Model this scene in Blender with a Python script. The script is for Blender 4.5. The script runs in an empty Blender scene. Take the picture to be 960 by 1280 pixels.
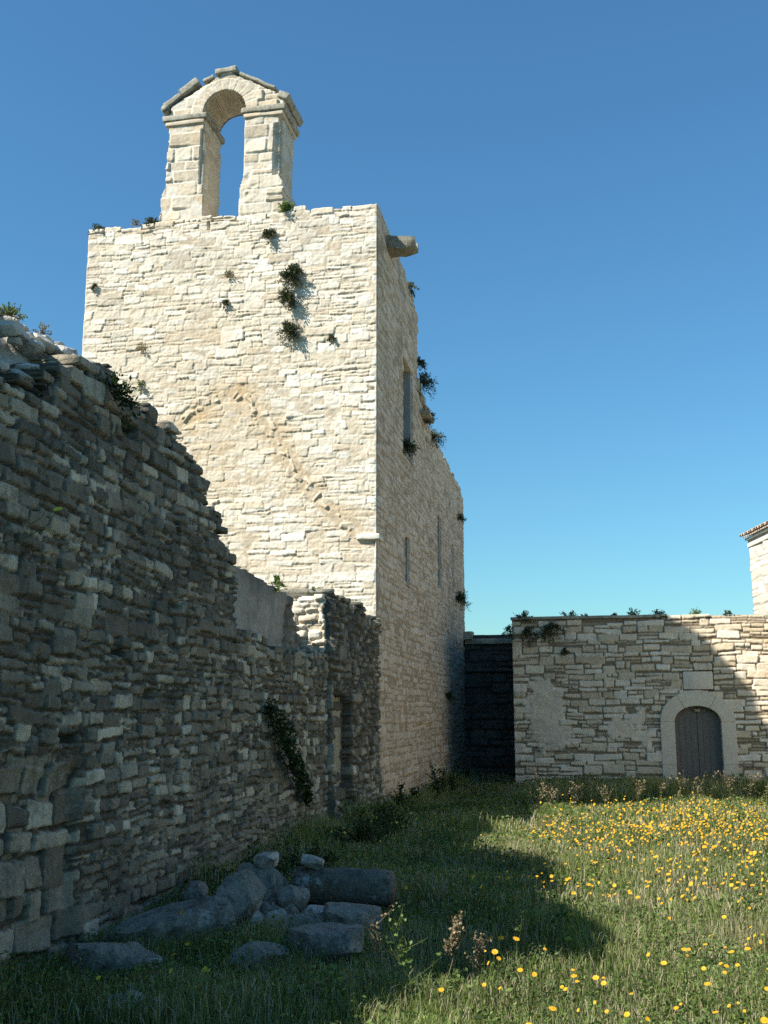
import bpy, bmesh, math
import numpy as np
from mathutils import Vector, Matrix, noise as mnoise

SC = bpy.context.scene
COL = SC.collection
RNG = np.random.default_rng(7)
R = math.radians

# ------------------------------------------------------------------ helpers
def link(o, parent=None):
    COL.objects.link(o)
    if parent is not None:
        o.parent = parent
    return o

def tag(o, label=None, cat=None, group=None, kind=None):
    if label: o['label'] = label
    if cat: o['category'] = cat
    if group: o['group'] = group
    if kind: o['kind'] = kind
    return o

def empty(name, loc, label, cat, group=None):
    o = bpy.data.objects.new(name, None)
    o.location = loc
    o.empty_display_size = 0.2
    link(o)
    return tag(o, label, cat, group)

def make_mesh(name, verts, quads=None, tris=None, mats=(), smooth=True, attrs=None, matidx=None):
    verts = np.asarray(verts, dtype=np.float32).reshape(-1, 3)
    q = np.zeros((0, 4), np.int32) if quads is None else np.asarray(quads, np.int32).reshape(-1, 4)
    t = np.zeros((0, 3), np.int32) if tris is None else np.asarray(tris, np.int32).reshape(-1, 3)
    me = bpy.data.meshes.new(name)
    me.vertices.add(len(verts)); me.vertices.foreach_set('co', verts.ravel())
    nl = q.size + t.size
    me.loops.add(nl)
    me.loops.foreach_set('vertex_index', np.concatenate([q.ravel(), t.ravel()]))
    me.polygons.add(len(q) + len(t))
    ls = np.concatenate([np.arange(len(q)) * 4, q.size + np.arange(len(t)) * 3]).astype(np.int32)
    me.polygons.foreach_set('loop_start', ls)
    if matidx is not None:
        me.polygons.foreach_set('material_index', np.asarray(matidx, np.int32))
    me.polygons.foreach_set('use_smooth', np.full(len(q) + len(t), smooth))
    for k, a in (attrs or {}).items():
        at = me.attributes.new(k, 'FLOAT', 'POINT')
        at.data.foreach_set('value', np.asarray(a, np.float32).ravel())
    for m in mats: me.materials.append(m)
    me.update(calc_edges=True)
    me.validate()
    return me

def obj(name, me, parent=None, loc=(0, 0, 0)):
    """me has world coordinates; origin moves to parent's place (or loc)"""
    o = bpy.data.objects.new(name, me)
    base = Vector(parent.location) if parent is not None and parent.parent is None and parent.type == 'EMPTY' else None
    if parent is not None:
        p = parent; off = Vector((0, 0, 0))
        while p is not None:
            off += Vector(p.location); p = p.parent
        me.transform(Matrix.Translation(-off))
    else:
        me.transform(Matrix.Translation(-Vector(loc)))
        o.location = loc
    return link(o, parent)

# ---- numpy value noise on a grid
def vnoise(nv, nu, cv, cu, rng):
    gv, gu = int(nv / cv) + 3, int(nu / cu) + 3
    L = rng.random((gv, gu))
    y = np.arange(nv) / cv; x = np.arange(nu) / cu
    yi = y.astype(int); xi = x.astype(int)
    fy = y - yi; fx = x - xi
    fy = (fy * fy * (3 - 2 * fy))[:, None]; fx = (fx * fx * (3 - 2 * fx))[None, :]
    a = L[yi][:, xi]; b = L[yi][:, xi + 1]; c = L[yi + 1][:, xi]; d = L[yi + 1][:, xi + 1]
    return (a * (1 - fx) + b * fx) * (1 - fy) + (c * (1 - fx) + d * fx) * fy - 0.5

def fbm(nv, nu, c, rng, o=3):
    s = 0; a = 1.0
    for i in range(o):
        s = s + a * vnoise(nv, nu, max(c, 1.01), max(c, 1.01), rng)
        c /= 2.1; a *= 0.5
        if c < 1.2: break
    return s

def sstep(a, b, x):
    t = np.clip((x - a) / (b - a), 0, 1)
    return t * t * (3 - 2 * t)

# ------------------------------------------------------------------ masonry
class Masonry:
    """relief of laid stones on a grid: D relief (m), tone/tint per stone, joint 0..1, stain"""
    def __init__(s, W, H, res, seed, warp=0.03, resv=None):
        s.rng = np.random.default_rng(seed)
        s.res = res; s.resv = resv or res
        s.nu = int(round(W / res)) + 1; s.nv = int(round(H / s.resv)) + 1
        s.W, s.H = W, H
        s.u = np.linspace(0, W, s.nu); s.v = np.linspace(0, H, s.nv)
        s.U, s.V = np.meshgrid(s.u, s.v)
        n = lambda c: vnoise(s.nv, s.nu, max(c / s.resv, 1.5), max(c / s.res, 1.5), s.rng)
        s.n = n
        s.Uw = s.U + warp * 2 * n(0.7) + warp * 0.6 * n(0.12) + warp * 0.45 * n(0.04)
        s.Vw = s.V + warp * 2 * n(0.9) + warp * 0.6 * n(0.15) + warp * 0.45 * n(0.04)
        sh = (s.nv, s.nu)
        s.D = np.zeros(sh); s.tone = np.full(sh, .5); s.tint = np.full(sh, .5)
        s.joint = np.ones(sh); s.cover = np.zeros(sh, bool); s.stain = np.zeros(sh)
        s.hole = np.zeros(sh, bool)
        s.pad = warp * 2.5

    def stone(s, x0, x1, y0, y1, depth=.04, bev=.03, off=.012, tilt=.06, gap=.012, skew=.12, ang=0., base=0., tone=None, rnd=.5):
        rng = s.rng; p = s.pad + (0.3 * max(x1 - x0, y1 - y0) if ang else 0)
        i0 = max(0, int((x0 - p) / s.res)); i1 = min(s.nu, int((x1 + p) / s.res) + 2)
        j0 = max(0, int((y0 - p) / s.resv)); j1 = min(s.nv, int((y1 + p) / s.resv) + 2)
        if i1 - i0 < 2 or j1 - j0 < 2: return
        sl = (slice(j0, j1), slice(i0, i1))
        xc, yc = (x0 + x1) / 2, (y0 + y1) / 2
        du = s.Uw[sl] - xc; dv = s.Vw[sl] - yc
        if ang:
            ca, sa = math.cos(ang), math.sin(ang)
            du, dv = du * ca + dv * sa, -du * sa + dv * ca
        hw, hh = (x1 - x0) / 2 - gap / 2, (y1 - y0) / 2 - gap / 2
        k = rng.normal(0, skew, 4)
        a = hw + du - k[0] * dv; b = hw - du + k[1] * dv
        c = hh + dv - k[2] * du * .4; d = hh - dv + k[3] * du * .4
        mx = np.minimum(a, b); my = np.minimum(c, d)
        r = rnd * min(hw, hh)
        ax = np.maximum(r - mx, 0); ay = np.maximum(r - my, 0)
        dist = np.minimum(np.minimum(mx, my), r - np.sqrt(ax * ax + ay * ay))
        t = np.clip(dist / bev, 0, 1)
        prof = 1 - (1 - t) ** 2
        val = base + depth * prof + rng.normal(0, off) * t + t * (rng.normal(0, tilt) * du + rng.normal(0, tilt) * dv)
        m = (dist > 0) & ((val > s.D[sl]) | (~s.cover[sl]))
        for arr, v in ((s.tone, rng.random() if tone is None else tone), (s.tint, rng.random())):
            sub = arr[sl]; sub[m] = v
        sub = s.D[sl]; sub[m] = val[m]
        sub = s.joint[sl]; sub[m] = np.minimum(sub[m], 1 - sstep(0, 1, t[m]))
        sub = s.cover[sl]; sub[m] = True

    def lay(s, hr, wr, split=.3, top=None, skip=None, jump=.0, y0=None, y1=None, x0=None, x1=None, **kw):
        rng = s.rng
        y = (-rng.random() * hr[0]) if y0 is None else y0
        ye = s.H + .1 if y1 is None else y1
        xs = 0 if x0 is None else x0; xe = s.W if x1 is None else x1
        while y < ye:
            h = rng.uniform(*hr)
            if y1 is not None and y + h * 1.4 > y1: h = y1 - y + .001
            x = xs - (rng.random() * wr[0] if x0 is None else 0)
            while x < xe:
                w = rng.uniform(*wr) * (0.6 + 0.6 * rng.random() + .25 * h / hr[1])
                if x1 is not None and x + w * 1.5 > x1: w = x1 - x + .001
                dy0, dy1 = rng.normal(0, jump * h, 2)
                parts = []
                if rng.random() < split and h > hr[0] * 1.15:
                    f = rng.uniform(.35, .65)
                    if rng.random() < .5:
                        parts = [(x, x + w, y + dy0, y + h * f), (x, x + w, y + h * f, y + h + dy1)]
                    else:
                        g = rng.uniform(.3, .7)
                        parts = [(x, x + w, y + dy0, y + h * f), (x, x + w * g, y + h * f, y + h + dy1), (x + w * g, x + w, y + h * f, y + h + dy1)]
                else:
                    parts = [(x, x + w, y + dy0, y + h + dy1)]
                for (a, b, c, d) in parts:
                    mx, my = (a + b) / 2, (c + d) / 2
                    if top is not None and my > top(mx): continue
                    if skip is not None and skip(mx, my): continue
                    s.stone(a, b, c, d, **kw)
                x += w
            y += h

    def finish(s, mortar=0., rough=.004, rc=.05, mvar=.0):
        lv = mortar + mvar * (s.n(.5) + .5 * s.n(.15)) + .004 * s.n(.05)
        filled = s.D < lv
        s.joint = np.where(filled, 1, s.joint)
        s.D = np.maximum(s.D, lv)
        s.D = s.D + rough * (s.n(rc) * 1.2 + s.n(rc * 2.3) * 1.4 + s.n(rc / 2.2) * .6)

    def fade_edge(s, side, w=.05, val=.02):
        d = s.U if side == 'l' else s.W - s.U
        k = sstep(0, w, d)
        s.D = s.D * k + (val + .022 * (s.n(.22) + .5 * s.n(.08))) * (1 - k)

    def punch(s, x0, x1, y0, y1, d, soft=.03):
        m = np.minimum(np.minimum(s.Uw - x0, x1 - s.Uw), np.minimum(s.Vw - y0, y1 - s.Vw))
        k = sstep(0, soft, m)
        s.D = s.D - d * k

    def mesh(s, name, origin, eu, ev, en, mats, keep, thick=.3, steps=1, back=False, wob=0., lean=None):
        origin, eu, ev, en = (np.array(a, float) for a in (origin, eu, ev, en))
        D = s.D
        P = origin + s.U[..., None] * eu + s.V[..., None] * ev + D[..., None] * en
        if lean is not None: P = lean(P)
        q = keep[:-1, :-1] & keep[1:, :-1] & keep[:-1, 1:] & keep[1:, 1:]
        idx = np.arange(s.nu * s.nv).reshape(s.nv, s.nu)
        a, b, c, d = idx[:-1, :-1], idx[:-1, 1:], idx[1:, 1:], idx[1:, :-1]
        flip = np.dot(np.cross(eu, ev), en) < 0
        Q = np.stack([a, b, c, d], -1)[q]
        # boundary edges
        E = []
        pad = np.pad(q, 1)
        for dj, di, (e0, e1) in ((-1, 0, (a, b)), (1, 0, (c, d)), (0, -1, (d, a)), (0, 1, (b, c))):
            nb = pad[1 + dj:1 + dj + q.shape[0], 1 + di:1 + di + q.shape[1]]
            m = q & ~nb
            E.append(np.stack([e0[m], e1[m]], -1))
        E = np.concatenate(E)
        used = np.unique(Q); remap = np.full(s.nu * s.nv, -1)
        remap[used] = np.arange(len(used))
        V = P.reshape(-1, 3)[used]
        A = {k: getattr(s, k).ravel()[used] for k in ('tone', 'tint', 'joint', 'stain')}
        Q = remap[Q]; E = remap[E]
        quads = [Q]; verts = [V]
        bv = np.unique(E); n0 = len(V)
        prev = np.full(n0, -1); prev[bv] = bv
        ex = {k: [v] for k, v in A.items()}
        n = n0
        for st in range(1, steps + 1):
            nv_ = V[bv] - en * (thick * st / steps)
            if wob: nv_ = nv_ + (s.rng.random(nv_.shape) - .5) * wob
            cur = np.full(n0, -1); cur[bv] = n + np.arange(len(bv)); n += len(bv)
            verts.append(nv_)
            for k in A:
                ex[k].append(A[k][bv] if k != 'joint' else A[k][bv] * .3)
            quads.append(np.stack([E[:, 1], E[:, 0], E[:, 0], E[:, 1]], -1) * 0 + np.stack([prev[E[:, 1]], prev[E[:, 0]], cur[E[:, 0]], cur[E[:, 1]]], -1))
            prev = cur
        if back:
            bq = Q.copy()
            vb = V - en * thick
            # flat back so that the wall is a solid
            vb = vb - np.outer(vb @ en - (origin @ en - thick), en)
            off = n; n += n0
            verts.append(vb)
            for k in A: ex[k].append(A[k])
            quads.append(bq[:, ::-1] + off)
        V = np.concatenate(verts); Q = np.concatenate(quads)
        if flip: Q = Q[:, ::-1]
        return make_mesh(name, V, Q, mats=mats, attrs={k: np.concatenate(v) for k, v in ex.items()})

# ------------------------------------------------------------------ materials
def mat_new(name):
    m = bpy.data.materials.new(name); m.use_nodes = True
    nt = m.node_tree; nt.nodes.clear()
    out = nt.nodes.new('ShaderNodeOutputMaterial')
    return m, nt, out

def N(nt, t, **kw):
    n = nt.nodes.new(t)
    for k, v in kw.items(): setattr(n, k, v)
    return n

def setin(nt, n, i, v):
    if hasattr(v, 'is_linked') or isinstance(v, bpy.types.NodeSocket): nt.links.new(v, n.inputs[i])
    else: n.inputs[i].default_value = v

def c4(c): return (c[0], c[1], c[2], 1)

def mix(nt, f, a, b, mode='MIX'):
    n = N(nt, 'ShaderNodeMix', data_type='RGBA', blend_type=mode)
    setin(nt, n, 0, f)
    for i, v in ((6, a), (7, b)):
        setin(nt, n, i, c4(v) if isinstance(v, tuple) else v)
    return n.outputs[2]

def math_(nt, op, a, b=0., c=0., clamp=False):
    n = N(nt, 'ShaderNodeMath', operation=op, use_clamp=clamp)
    setin(nt, n, 0, a); setin(nt, n, 1, b); setin(nt, n, 2, c)
    return n.outputs[0]

def noise(nt, vec, scale, detail=4, rough=.55, dist=0.):
    n = N(nt, 'ShaderNodeTexNoise')
    nt.links.new(vec, n.inputs['Vector'])
    n.inputs['Scale'].default_value = scale; n.inputs['Detail'].default_value = detail
    n.inputs['Roughness'].default_value = rough; n.inputs['Distortion'].default_value = dist
    return n.outputs['Fac']

def ramp(nt, f, stops):
    n = N(nt, 'ShaderNodeValToRGB'); e = n.color_ramp.elements
    while len(e) < len(stops): e.new(.5)
    for el, (p, c) in zip(e, stops):
        el.position = p; el.color = c4(c) if isinstance(c, tuple) else (c, c, c, 1)
    nt.links.new(f, n.inputs[0])
    return n.outputs[0]

def attr(nt, name):
    n = N(nt, 'ShaderNodeAttribute', attribute_name=name)
    return n.outputs['Fac']

def mapv(nt, vec, sc):
    n = N(nt, 'ShaderNodeMapping'); nt.links.new(vec, n.inputs['Vector'])
    n.inputs['Scale'].default_value = sc
    return n.outputs[0]

def stone_mat(name, stops, mortar, mortar_amt=.7, lich=(.05, .05, .045), lich_amt=.5, lich_pos=(.5, .65), lich_scale=.9,
              streak=.3, warm=(.5, .36, .2), warm_amt=.3, stain_shade_c=(.36, .24, .12), speck=.35, bump=.5, white=0., rough=.92, tintf=.7):
    m, nt, out = mat_new(name)
    tc = N(nt, 'ShaderNodeTexCoord').outputs['Object']
    base = ramp(nt, attr(nt, 'tone'), stops)
    # warm iron patches, per stone and in clouds
    w1 = ramp(nt, noise(nt, tc, 1.3, 5, .65), [(.45, 0.), (.75, 1.)])
    w2 = ramp(nt, attr(nt, 'tint'), [(.62, 0.), (.95, 1.)])
    wf = math_(nt, 'MULTIPLY', math_(nt, 'MAXIMUM', w1, math_(nt, 'MULTIPLY', w2, tintf)), warm_amt)
    col = mix(nt, wf, base, warm)
    col = mix(nt, math_(nt, 'MULTIPLY', attr(nt, 'joint'), mortar_amt), col, mortar)
    # mottling
    f1 = noise(nt, tc, 9, 6, .7)
    col = mix(nt, .55, col, ramp(nt, f1, [(.25, .35), (.5, .5), (.75, .68)]), 'OVERLAY')
    f2 = noise(nt, tc, 55, 4, .7)
    col = mix(nt, speck, col, ramp(nt, f2, [(.3, .3), (.5, .5), (.7, .7)]), 'OVERLAY')
    # stain attribute (weather staining, plus shade painted on the church side wall)
    sf = math_(nt, 'MULTIPLY', attr(nt, 'stain'), ramp(nt, noise(nt, tc, 3.5, 5, .7), [(.3, .25), (.65, 1.)]), clamp=True)
    col = mix(nt, sf, col, stain_shade_c)
    # dark lichen patches and streaks running down
    l1 = ramp(nt, noise(nt, tc, lich_scale, 8, .72, .4), [(lich_pos[0], 0.), (lich_pos[1], 1.)])
    l2 = ramp(nt, noise(nt, tc, 16, 5, .7), [(.35, .2), (.6, 1.)])
    lf = math_(nt, 'MULTIPLY', math_(nt, 'MULTIPLY', l1, l2), lich_amt)
    col = mix(nt, lf, col, lich)
    s1 = ramp(nt, noise(nt, mapv(nt, tc, (7, 7, .5)), 1., 5, .65), [(.52, 0.), (.72, 1.)])
    col = mix(nt, math_(nt, 'MULTIPLY', s1, streak), col, lich)
    if white:
        wl = ramp(nt, noise(nt, tc, 5., 6, .75), [(.58, 0.), (.7, 1.)])
        col = mix(nt, math_(nt, 'MULTIPLY', wl, white), col, (.5, .5, .46))
    b = N(nt, 'ShaderNodeBsdfPrincipled')
    nt.links.new(col, b.inputs['Base Color']); b.inputs['Roughness'].default_value = rough
    b.inputs['Specular IOR Level'].default_value = .2
    h = math_(nt, 'ADD', math_(nt, 'MULTIPLY', f2, .35), math_(nt, 'ADD', f1, math_(nt, 'MULTIPLY', noise(nt, tc, 24, 4, .65), .6)))
    bp = N(nt, 'ShaderNodeBump'); bp.inputs['Strength'].default_value = bump; bp.inputs['Distance'].default_value = .012
    nt.links.new(h, bp.inputs['Height']); nt.links.new(bp.outputs[0], b.inputs['Normal'])
    nt.links.new(b.outputs[0], out.inputs[0])
    return m

def leaf_mat(name, stops, trans=.35, rough=.6):
    m, nt, out = mat_new(name)
    col = ramp(nt, attr(nt, 'tone'), stops)
    d = N(nt, 'ShaderNodeBsdfPrincipled'); nt.links.new(col, d.inputs['Base Color'])
    d.inputs['Roughness'].default_value = rough; d.inputs['Specular IOR Level'].default_value = .25
    t = N(nt, 'ShaderNodeBsdfTranslucent')
    nt.links.new(mix(nt, 1., col, (1.0, 1.1, .55), 'MULTIPLY'), t.inputs[0])
    mx = N(nt, 'ShaderNodeMixShader'); mx.inputs[0].default_value = trans
    nt.links.new(d.outputs[0], mx.inputs[1]); nt.links.new(t.outputs[0], mx.inputs[2])
    nt.links.new(mx.outputs[0], out.inputs[0])
    return m

def plain_mat(name, c1, c2, scale=6, rough=.8, bump=.2, dist=.01, vec=(1, 1, 1)):
    m, nt, out = mat_new(name)
    tc = mapv(nt, N(nt, 'ShaderNodeTexCoord').outputs['Object'], vec)
    f = noise(nt, tc, scale, 6, .65)
    col = ramp(nt, f, [(.3, c1), (.7, c2)])
    b = N(nt, 'ShaderNodeBsdfPrincipled'); nt.links.new(col, b.inputs['Base Color'])
    b.inputs['Roughness'].default_value = rough; b.inputs['Specular IOR Level'].default_value = .25
    bp = N(nt, 'ShaderNodeBump'); bp.inputs['Strength'].default_value = bump; bp.inputs['Distance'].default_value = dist
    nt.links.new(f, bp.inputs['Height']); nt.links.new(bp.outputs[0], b.inputs['Normal'])
    nt.links.new(b.outputs[0], out.inputs[0])
    return m

M = {}
M['tower'] = stone_mat('pale_limestone', [(0, (.54, .45, .33)), (.2, (.63, .56, .44)), (.7, (.69, .635, .52)), (1, (.76, .72, .63))],
                       (.46, .37, .25), .65, lich=(.36, .33, .27), lich_amt=.5, lich_pos=(.5, .64), streak=.22, warm=(.56, .42, .25), warm_amt=.28, stain_shade_c=(.47, .34, .19), bump=.45)
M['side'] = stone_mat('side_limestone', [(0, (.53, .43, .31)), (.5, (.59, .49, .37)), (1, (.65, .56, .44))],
                      (.30, .21, .12), .75, lich=(.16, .13, .10), lich_amt=.6, lich_pos=(.5, .68), streak=.25, warm=(.48, .34, .21), warm_amt=.3, stain_shade_c=(.13, .12, .10), bump=.8, tintf=.3)
M['belfry'] = stone_mat('bell_gable_stone', [(0, (.50, .42, .30)), (.5, (.58, .50, .38)), (1, (.66, .60, .48))],
                        (.66, .63, .55), .6, lich=(.22, .21, .17), lich_amt=.4, lich_pos=(.48, .66), lich_scale=1.6, streak=.15, warm=(.56, .40, .22), warm_amt=.45, stain_shade_c=(.20, .19, .14), bump=.7)
M['coping'] = stone_mat('weathered_coping_stone', [(0, (.32, .30, .23)), (1, (.46, .43, .34))], (.4, .38, .3), .4, lich=(.10, .10, .08),
                        lich_amt=.8, lich_pos=(.42, .6), lich_scale=3, streak=.3, warm=(.42, .34, .2), warm_amt=.3, bump=.8)
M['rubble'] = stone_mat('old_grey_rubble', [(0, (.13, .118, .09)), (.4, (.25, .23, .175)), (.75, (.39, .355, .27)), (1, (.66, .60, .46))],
                        (.05, .042, .03), .9, lich=(.065, .065, .055), lich_amt=.7, lich_pos=(.46, .62), lich_scale=1.1, streak=.4, warm=(.30, .21, .12), warm_amt=.45, stain_shade_c=(.08, .08, .068), bump=1.3, white=.25)
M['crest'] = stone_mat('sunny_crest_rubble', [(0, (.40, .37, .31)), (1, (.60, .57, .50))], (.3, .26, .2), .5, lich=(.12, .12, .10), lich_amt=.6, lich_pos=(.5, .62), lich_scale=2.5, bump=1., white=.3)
M['court'] = stone_mat('court_wall_stone', [(0, (.54, .43, .29)), (.4, (.68, .57, .42)), (1, (.78, .69, .55))],
                       (.17, .125, .075), .9, lich=(.18, .15, .11), lich_amt=.5, lich_pos=(.5, .68), streak=.25, warm=(.48, .33, .18), warm_amt=.4, stain_shade_c=(.56, .47, .35), bump=.6)
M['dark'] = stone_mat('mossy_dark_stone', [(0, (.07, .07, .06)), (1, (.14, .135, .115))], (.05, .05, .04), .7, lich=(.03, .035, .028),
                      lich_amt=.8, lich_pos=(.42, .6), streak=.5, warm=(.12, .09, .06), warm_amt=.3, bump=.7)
M['dressed'] = stone_mat('dressed_door_stone', [(0, (.60, .50, .37)), (1, (.66, .57, .44))], (.34, .3, .25), .8, lich=(.3, .27, .22), lich_amt=.3,
                         lich_pos=(.5, .7), streak=.1, warm=(.55, .44, .33), warm_amt=.3, bump=.25, speck=.2)
M['plaster'] = stone_mat('worn_plaster', [(0, (.27, .25, .21)), (1, (.36, .34, .29))], (.3, .28, .24), .3, lich=(.07, .07, .065), lich_amt=.7,
                         lich_pos=(.44, .66), lich_scale=1.3, streak=.4, warm=(.36, .28, .2), warm_amt=.25, stain_shade_c=(.06, .065, .06), bump=.4)
M['rock'] = stone_mat('fallen_rock', [(0, (.16, .145, .115)), (1, (.48, .44, .37))], (.3, .3, .28), .2, lich=(.05, .05, .04), lich_amt=.8,
                      lich_pos=(.42, .56), lich_scale=4.5, streak=.0, warm=(.26, .21, .14), warm_amt=.35, bump=1.6, white=.8, speck=.7)
M['white_house'] = stone_mat('limewashed_house_stone', [(0, (.56, .52, .42)), (1, (.70, .66, .57))], (.44, .38, .28), .7, lich=(.5, .45, .36), lich_amt=.2, streak=.05,
                             warm=(.66, .55, .4), warm_amt=.2, bump=.4)
M['tile'] = plain_mat('terracotta_tile', (.38, .26, .18), (.56, .45, .34), 7, .85, .4)
M['door'] = plain_mat('grey_door_boards', (.13, .108, .09), (.17, .145, .12), 3, .6, .3, .004, (14, 14, 1))
M['metal'] = plain_mat('tarnished_brass', (.25, .2, .1), (.4, .34, .2), 20, .5, .2)
M['iron'] = plain_mat('dark_iron', (.03, .03, .03), (.06, .05, .045), 20, .55, .3)
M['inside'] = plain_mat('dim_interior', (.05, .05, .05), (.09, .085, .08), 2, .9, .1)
M['reveal'] = plain_mat('pale_window_reveal', (.30, .31, .31), (.42, .42, .40), 4, .9, .3)
M['caper'] = leaf_mat('caper_leaves', [(0, (.022, .035, .016)), (.6, (.06, .075, .035)), (1, (.13, .14, .07))], .2)
M['dry'] = leaf_mat('dry_stems', [(0, (.12, .09, .05)), (.6, (.22, .17, .10)), (1, (.34, .28, .18))], .2)
M['green'] = leaf_mat('weed_leaves', [(0, (.03, .052, .014)), (.5, (.09, .145, .035)), (1, (.25, .33, .10))], .35)
M['ivy'] = leaf_mat('hanging_leaves', [(0, (.015, .03, .010)), (1, (.045, .075, .022))], .25)
M['stem'] = leaf_mat('green_stems', [(0, (.05, .07, .02)), (1, (.13, .15, .05))], .1)
M['grass'] = leaf_mat('meadow_grass', [(0, (.025, .042, .010)), (.3, (.095, .135, .032)), (.62, (.25, .31, .085)), (.85, (.34, .29, .17)), (1, (.52, .46, .32))], .35)
M['petal'] = leaf_mat('orange_petals', [(0, (.62, .26, .01)), (.5, (.78, .42, .02)), (1, (.82, .58, .06))], .3)
M['yellow'] = leaf_mat('yellow_petals', [(0, (.62, .55, .03)), (1, (.80, .74, .10))], .3)

def soil():
    m, nt, out = mat_new('meadow_soil')
    tc = N(nt, 'ShaderNodeTexCoord').outputs['Object']
    f = noise(nt, tc, 2.2, 8, .7); g = noise(nt, tc, 40, 5, .7)
    col = ramp(nt, f, [(.3, (.018, .022, .008)), (.55, (.03, .036, .014)), (.75, (.06, .05, .03))])
    col = mix(nt, .5, col, ramp(nt, g, [(.3, .25), (.7, .75)]), 'OVERLAY')
    b = N(nt, 'ShaderNodeBsdfPrincipled'); nt.links.new(col, b.inputs[0]); b.inputs['Roughness'].default_value = 1
    bp = N(nt, 'ShaderNodeBump'); bp.inputs['Strength'].default_value = .8; bp.inputs['Distance'].default_value = .03
    nt.links.new(g, bp.inputs['Height']); nt.links.new(bp.outputs[0], b.inputs['Normal'])
    nt.links.new(b.outputs[0], out.inputs[0])
    return m
M['soil'] = soil()

# ------------------------------------------------------------------ ground
def gz(x, y):
    return .035 * np.sin(x * .9 + 1.3) * np.cos(y * .55) + .02 * np.sin(x * 2.1 + y * 1.7) + .015 * np.sin(y * 3.1 - x) - .12 * np.clip((y - 13) / 11, 0, 1) ** 2 * (3 - 2 * np.clip((y - 13) / 11, 0, 1))

def axis(lo, hi, st):
    a = np.arange(lo, hi + st / 2, st)
    far = np.array([1.5, 4, 10, 25, 60, 150, 400, 1000, 2500.])
    return np.concatenate([(lo - far)[::-1], a, hi + far])
gx, gy = axis(-6, 14, .25), axis(-4, 34, .25)
GX, GY = np.meshgrid(gx, gy)
near = (GX > -8) & (GX < 16) & (GY > -6) & (GY < 36)
GZ = np.where(near, gz(GX, GY), np.where(GY > 14, -.12, 0))
gi = np.arange(GX.size).reshape(GX.shape)
gq = np.stack([gi[:-1, :-1], gi[:-1, 1:], gi[1:, 1:], gi[1:, :-1]], -1).reshape(-1, 4)
g = obj('ground', make_mesh('ground', np.stack([GX, GY, GZ], -1), gq, mats=[M['soil']]))
tag(g, kind='structure')

# ------------------------------------------------------------------ generic shapes
def box_mesh(name, lo, hi, mat, bevel=.01, jitter=0., seed=0, sub=0, tone=.5, rot=None):
    """bevelled box, optionally subdivided and roughened"""
    bm = bmesh.new()
    bmesh.ops.create_cube(bm, size=1)
    lo, hi = Vector(lo), Vector(hi)
    for v in bm.verts:
        v.co = Vector([(lo[i] + hi[i]) / 2 + v.co[i] * (hi[i] - lo[i]) for i in range(3)])
    if bevel: bmesh.ops.bevel(bm, geom=bm.edges[:], offset=bevel, segments=2, profile=.6, affect='EDGES')
    if sub:
        for _ in range(sub):
            bmesh.ops.subdivide_edges(bm, edges=[e for e in bm.edges if e.calc_length() > .07], cuts=1, use_grid_fill=True)
        bmesh.ops.triangulate(bm, faces=bm.faces[:])
    if jitter:
        for v in bm.verts:
            p = v.co * 4 + Vector((seed * 3.1, seed, 0))
            v.co += mnoise.noise_vector(p) * jitter + mnoise.noise_vector(p * 4) * jitter * .4
    if rot is not None:
        c = (lo + hi) / 2
        bmesh.ops.rotate(bm, verts=bm.verts[:], cent=c, matrix=rot)
    me = bpy.data.meshes.new(name); bm.to_mesh(me); bm.free()
    me.materials.append(mat)
    for k, val in (('tone', tone), ('tint', .4), ('joint', 0), ('stain', 0)):
        at = me.attributes.new(k, 'FLOAT', 'POINT'); at.data.foreach_set('value', np.full(len(me.vertices), val, np.float32))
    me.polygons.foreach_set('use_smooth', np.full(len(me.polygons), bool(jitter)))
    return me

def prism_mesh(name, poly, origin, eu, ev, en, thick, mat, bevel=.008):
    """flat outline (u,v) pushed back by thick along -en"""
    bm = bmesh.new()
    o, eu, ev, en = (Vector(a) for a in (origin, eu, ev, en))
    f = bm.faces.new([bm.verts.new(o + eu * a + ev * b) for a, b in poly])
    r = bmesh.ops.extrude_face_region(bm, geom=[f])
    for v in r['geom']:
        if isinstance(v, bmesh.types.BMVert): v.co -= en * thick
    bmesh.ops.recalc_face_normals(bm, faces=bm.faces[:])
    if bevel: bmesh.ops.bevel(bm, geom=[e for e in bm.edges if e.calc_face_angle(0) > .6], offset=bevel, segments=2, affect='EDGES')
    me = bpy.data.meshes.new(name); bm.to_mesh(me); bm.free(); me.materials.append(mat)
    for k, val in (('tone', .6), ('tint', .4), ('joint', 0), ('stain', 0)):
        at = me.attributes.new(k, 'FLOAT', 'POINT'); at.data.foreach_set('value', np.full(len(me.vertices), val, np.float32))
    return me

def interp(pts):
    xs = np.array([p[0] for p in pts]); ys = np.array([p[1] for p in pts])
    return lambda x: np.interp(x, xs, ys)

X3, Y3, Z3 = np.eye(3)
XW, YF, YB = -3.75, 18.6, 27.0          # church side plane, church front plane, court wall plane
XL = -9.75

# ------------------------------------------------------------------ church
church = empty('church', (-6.75, 25, 0), 'tall pale limestone church with an open bell gable on its flat front', 'church')

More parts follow.
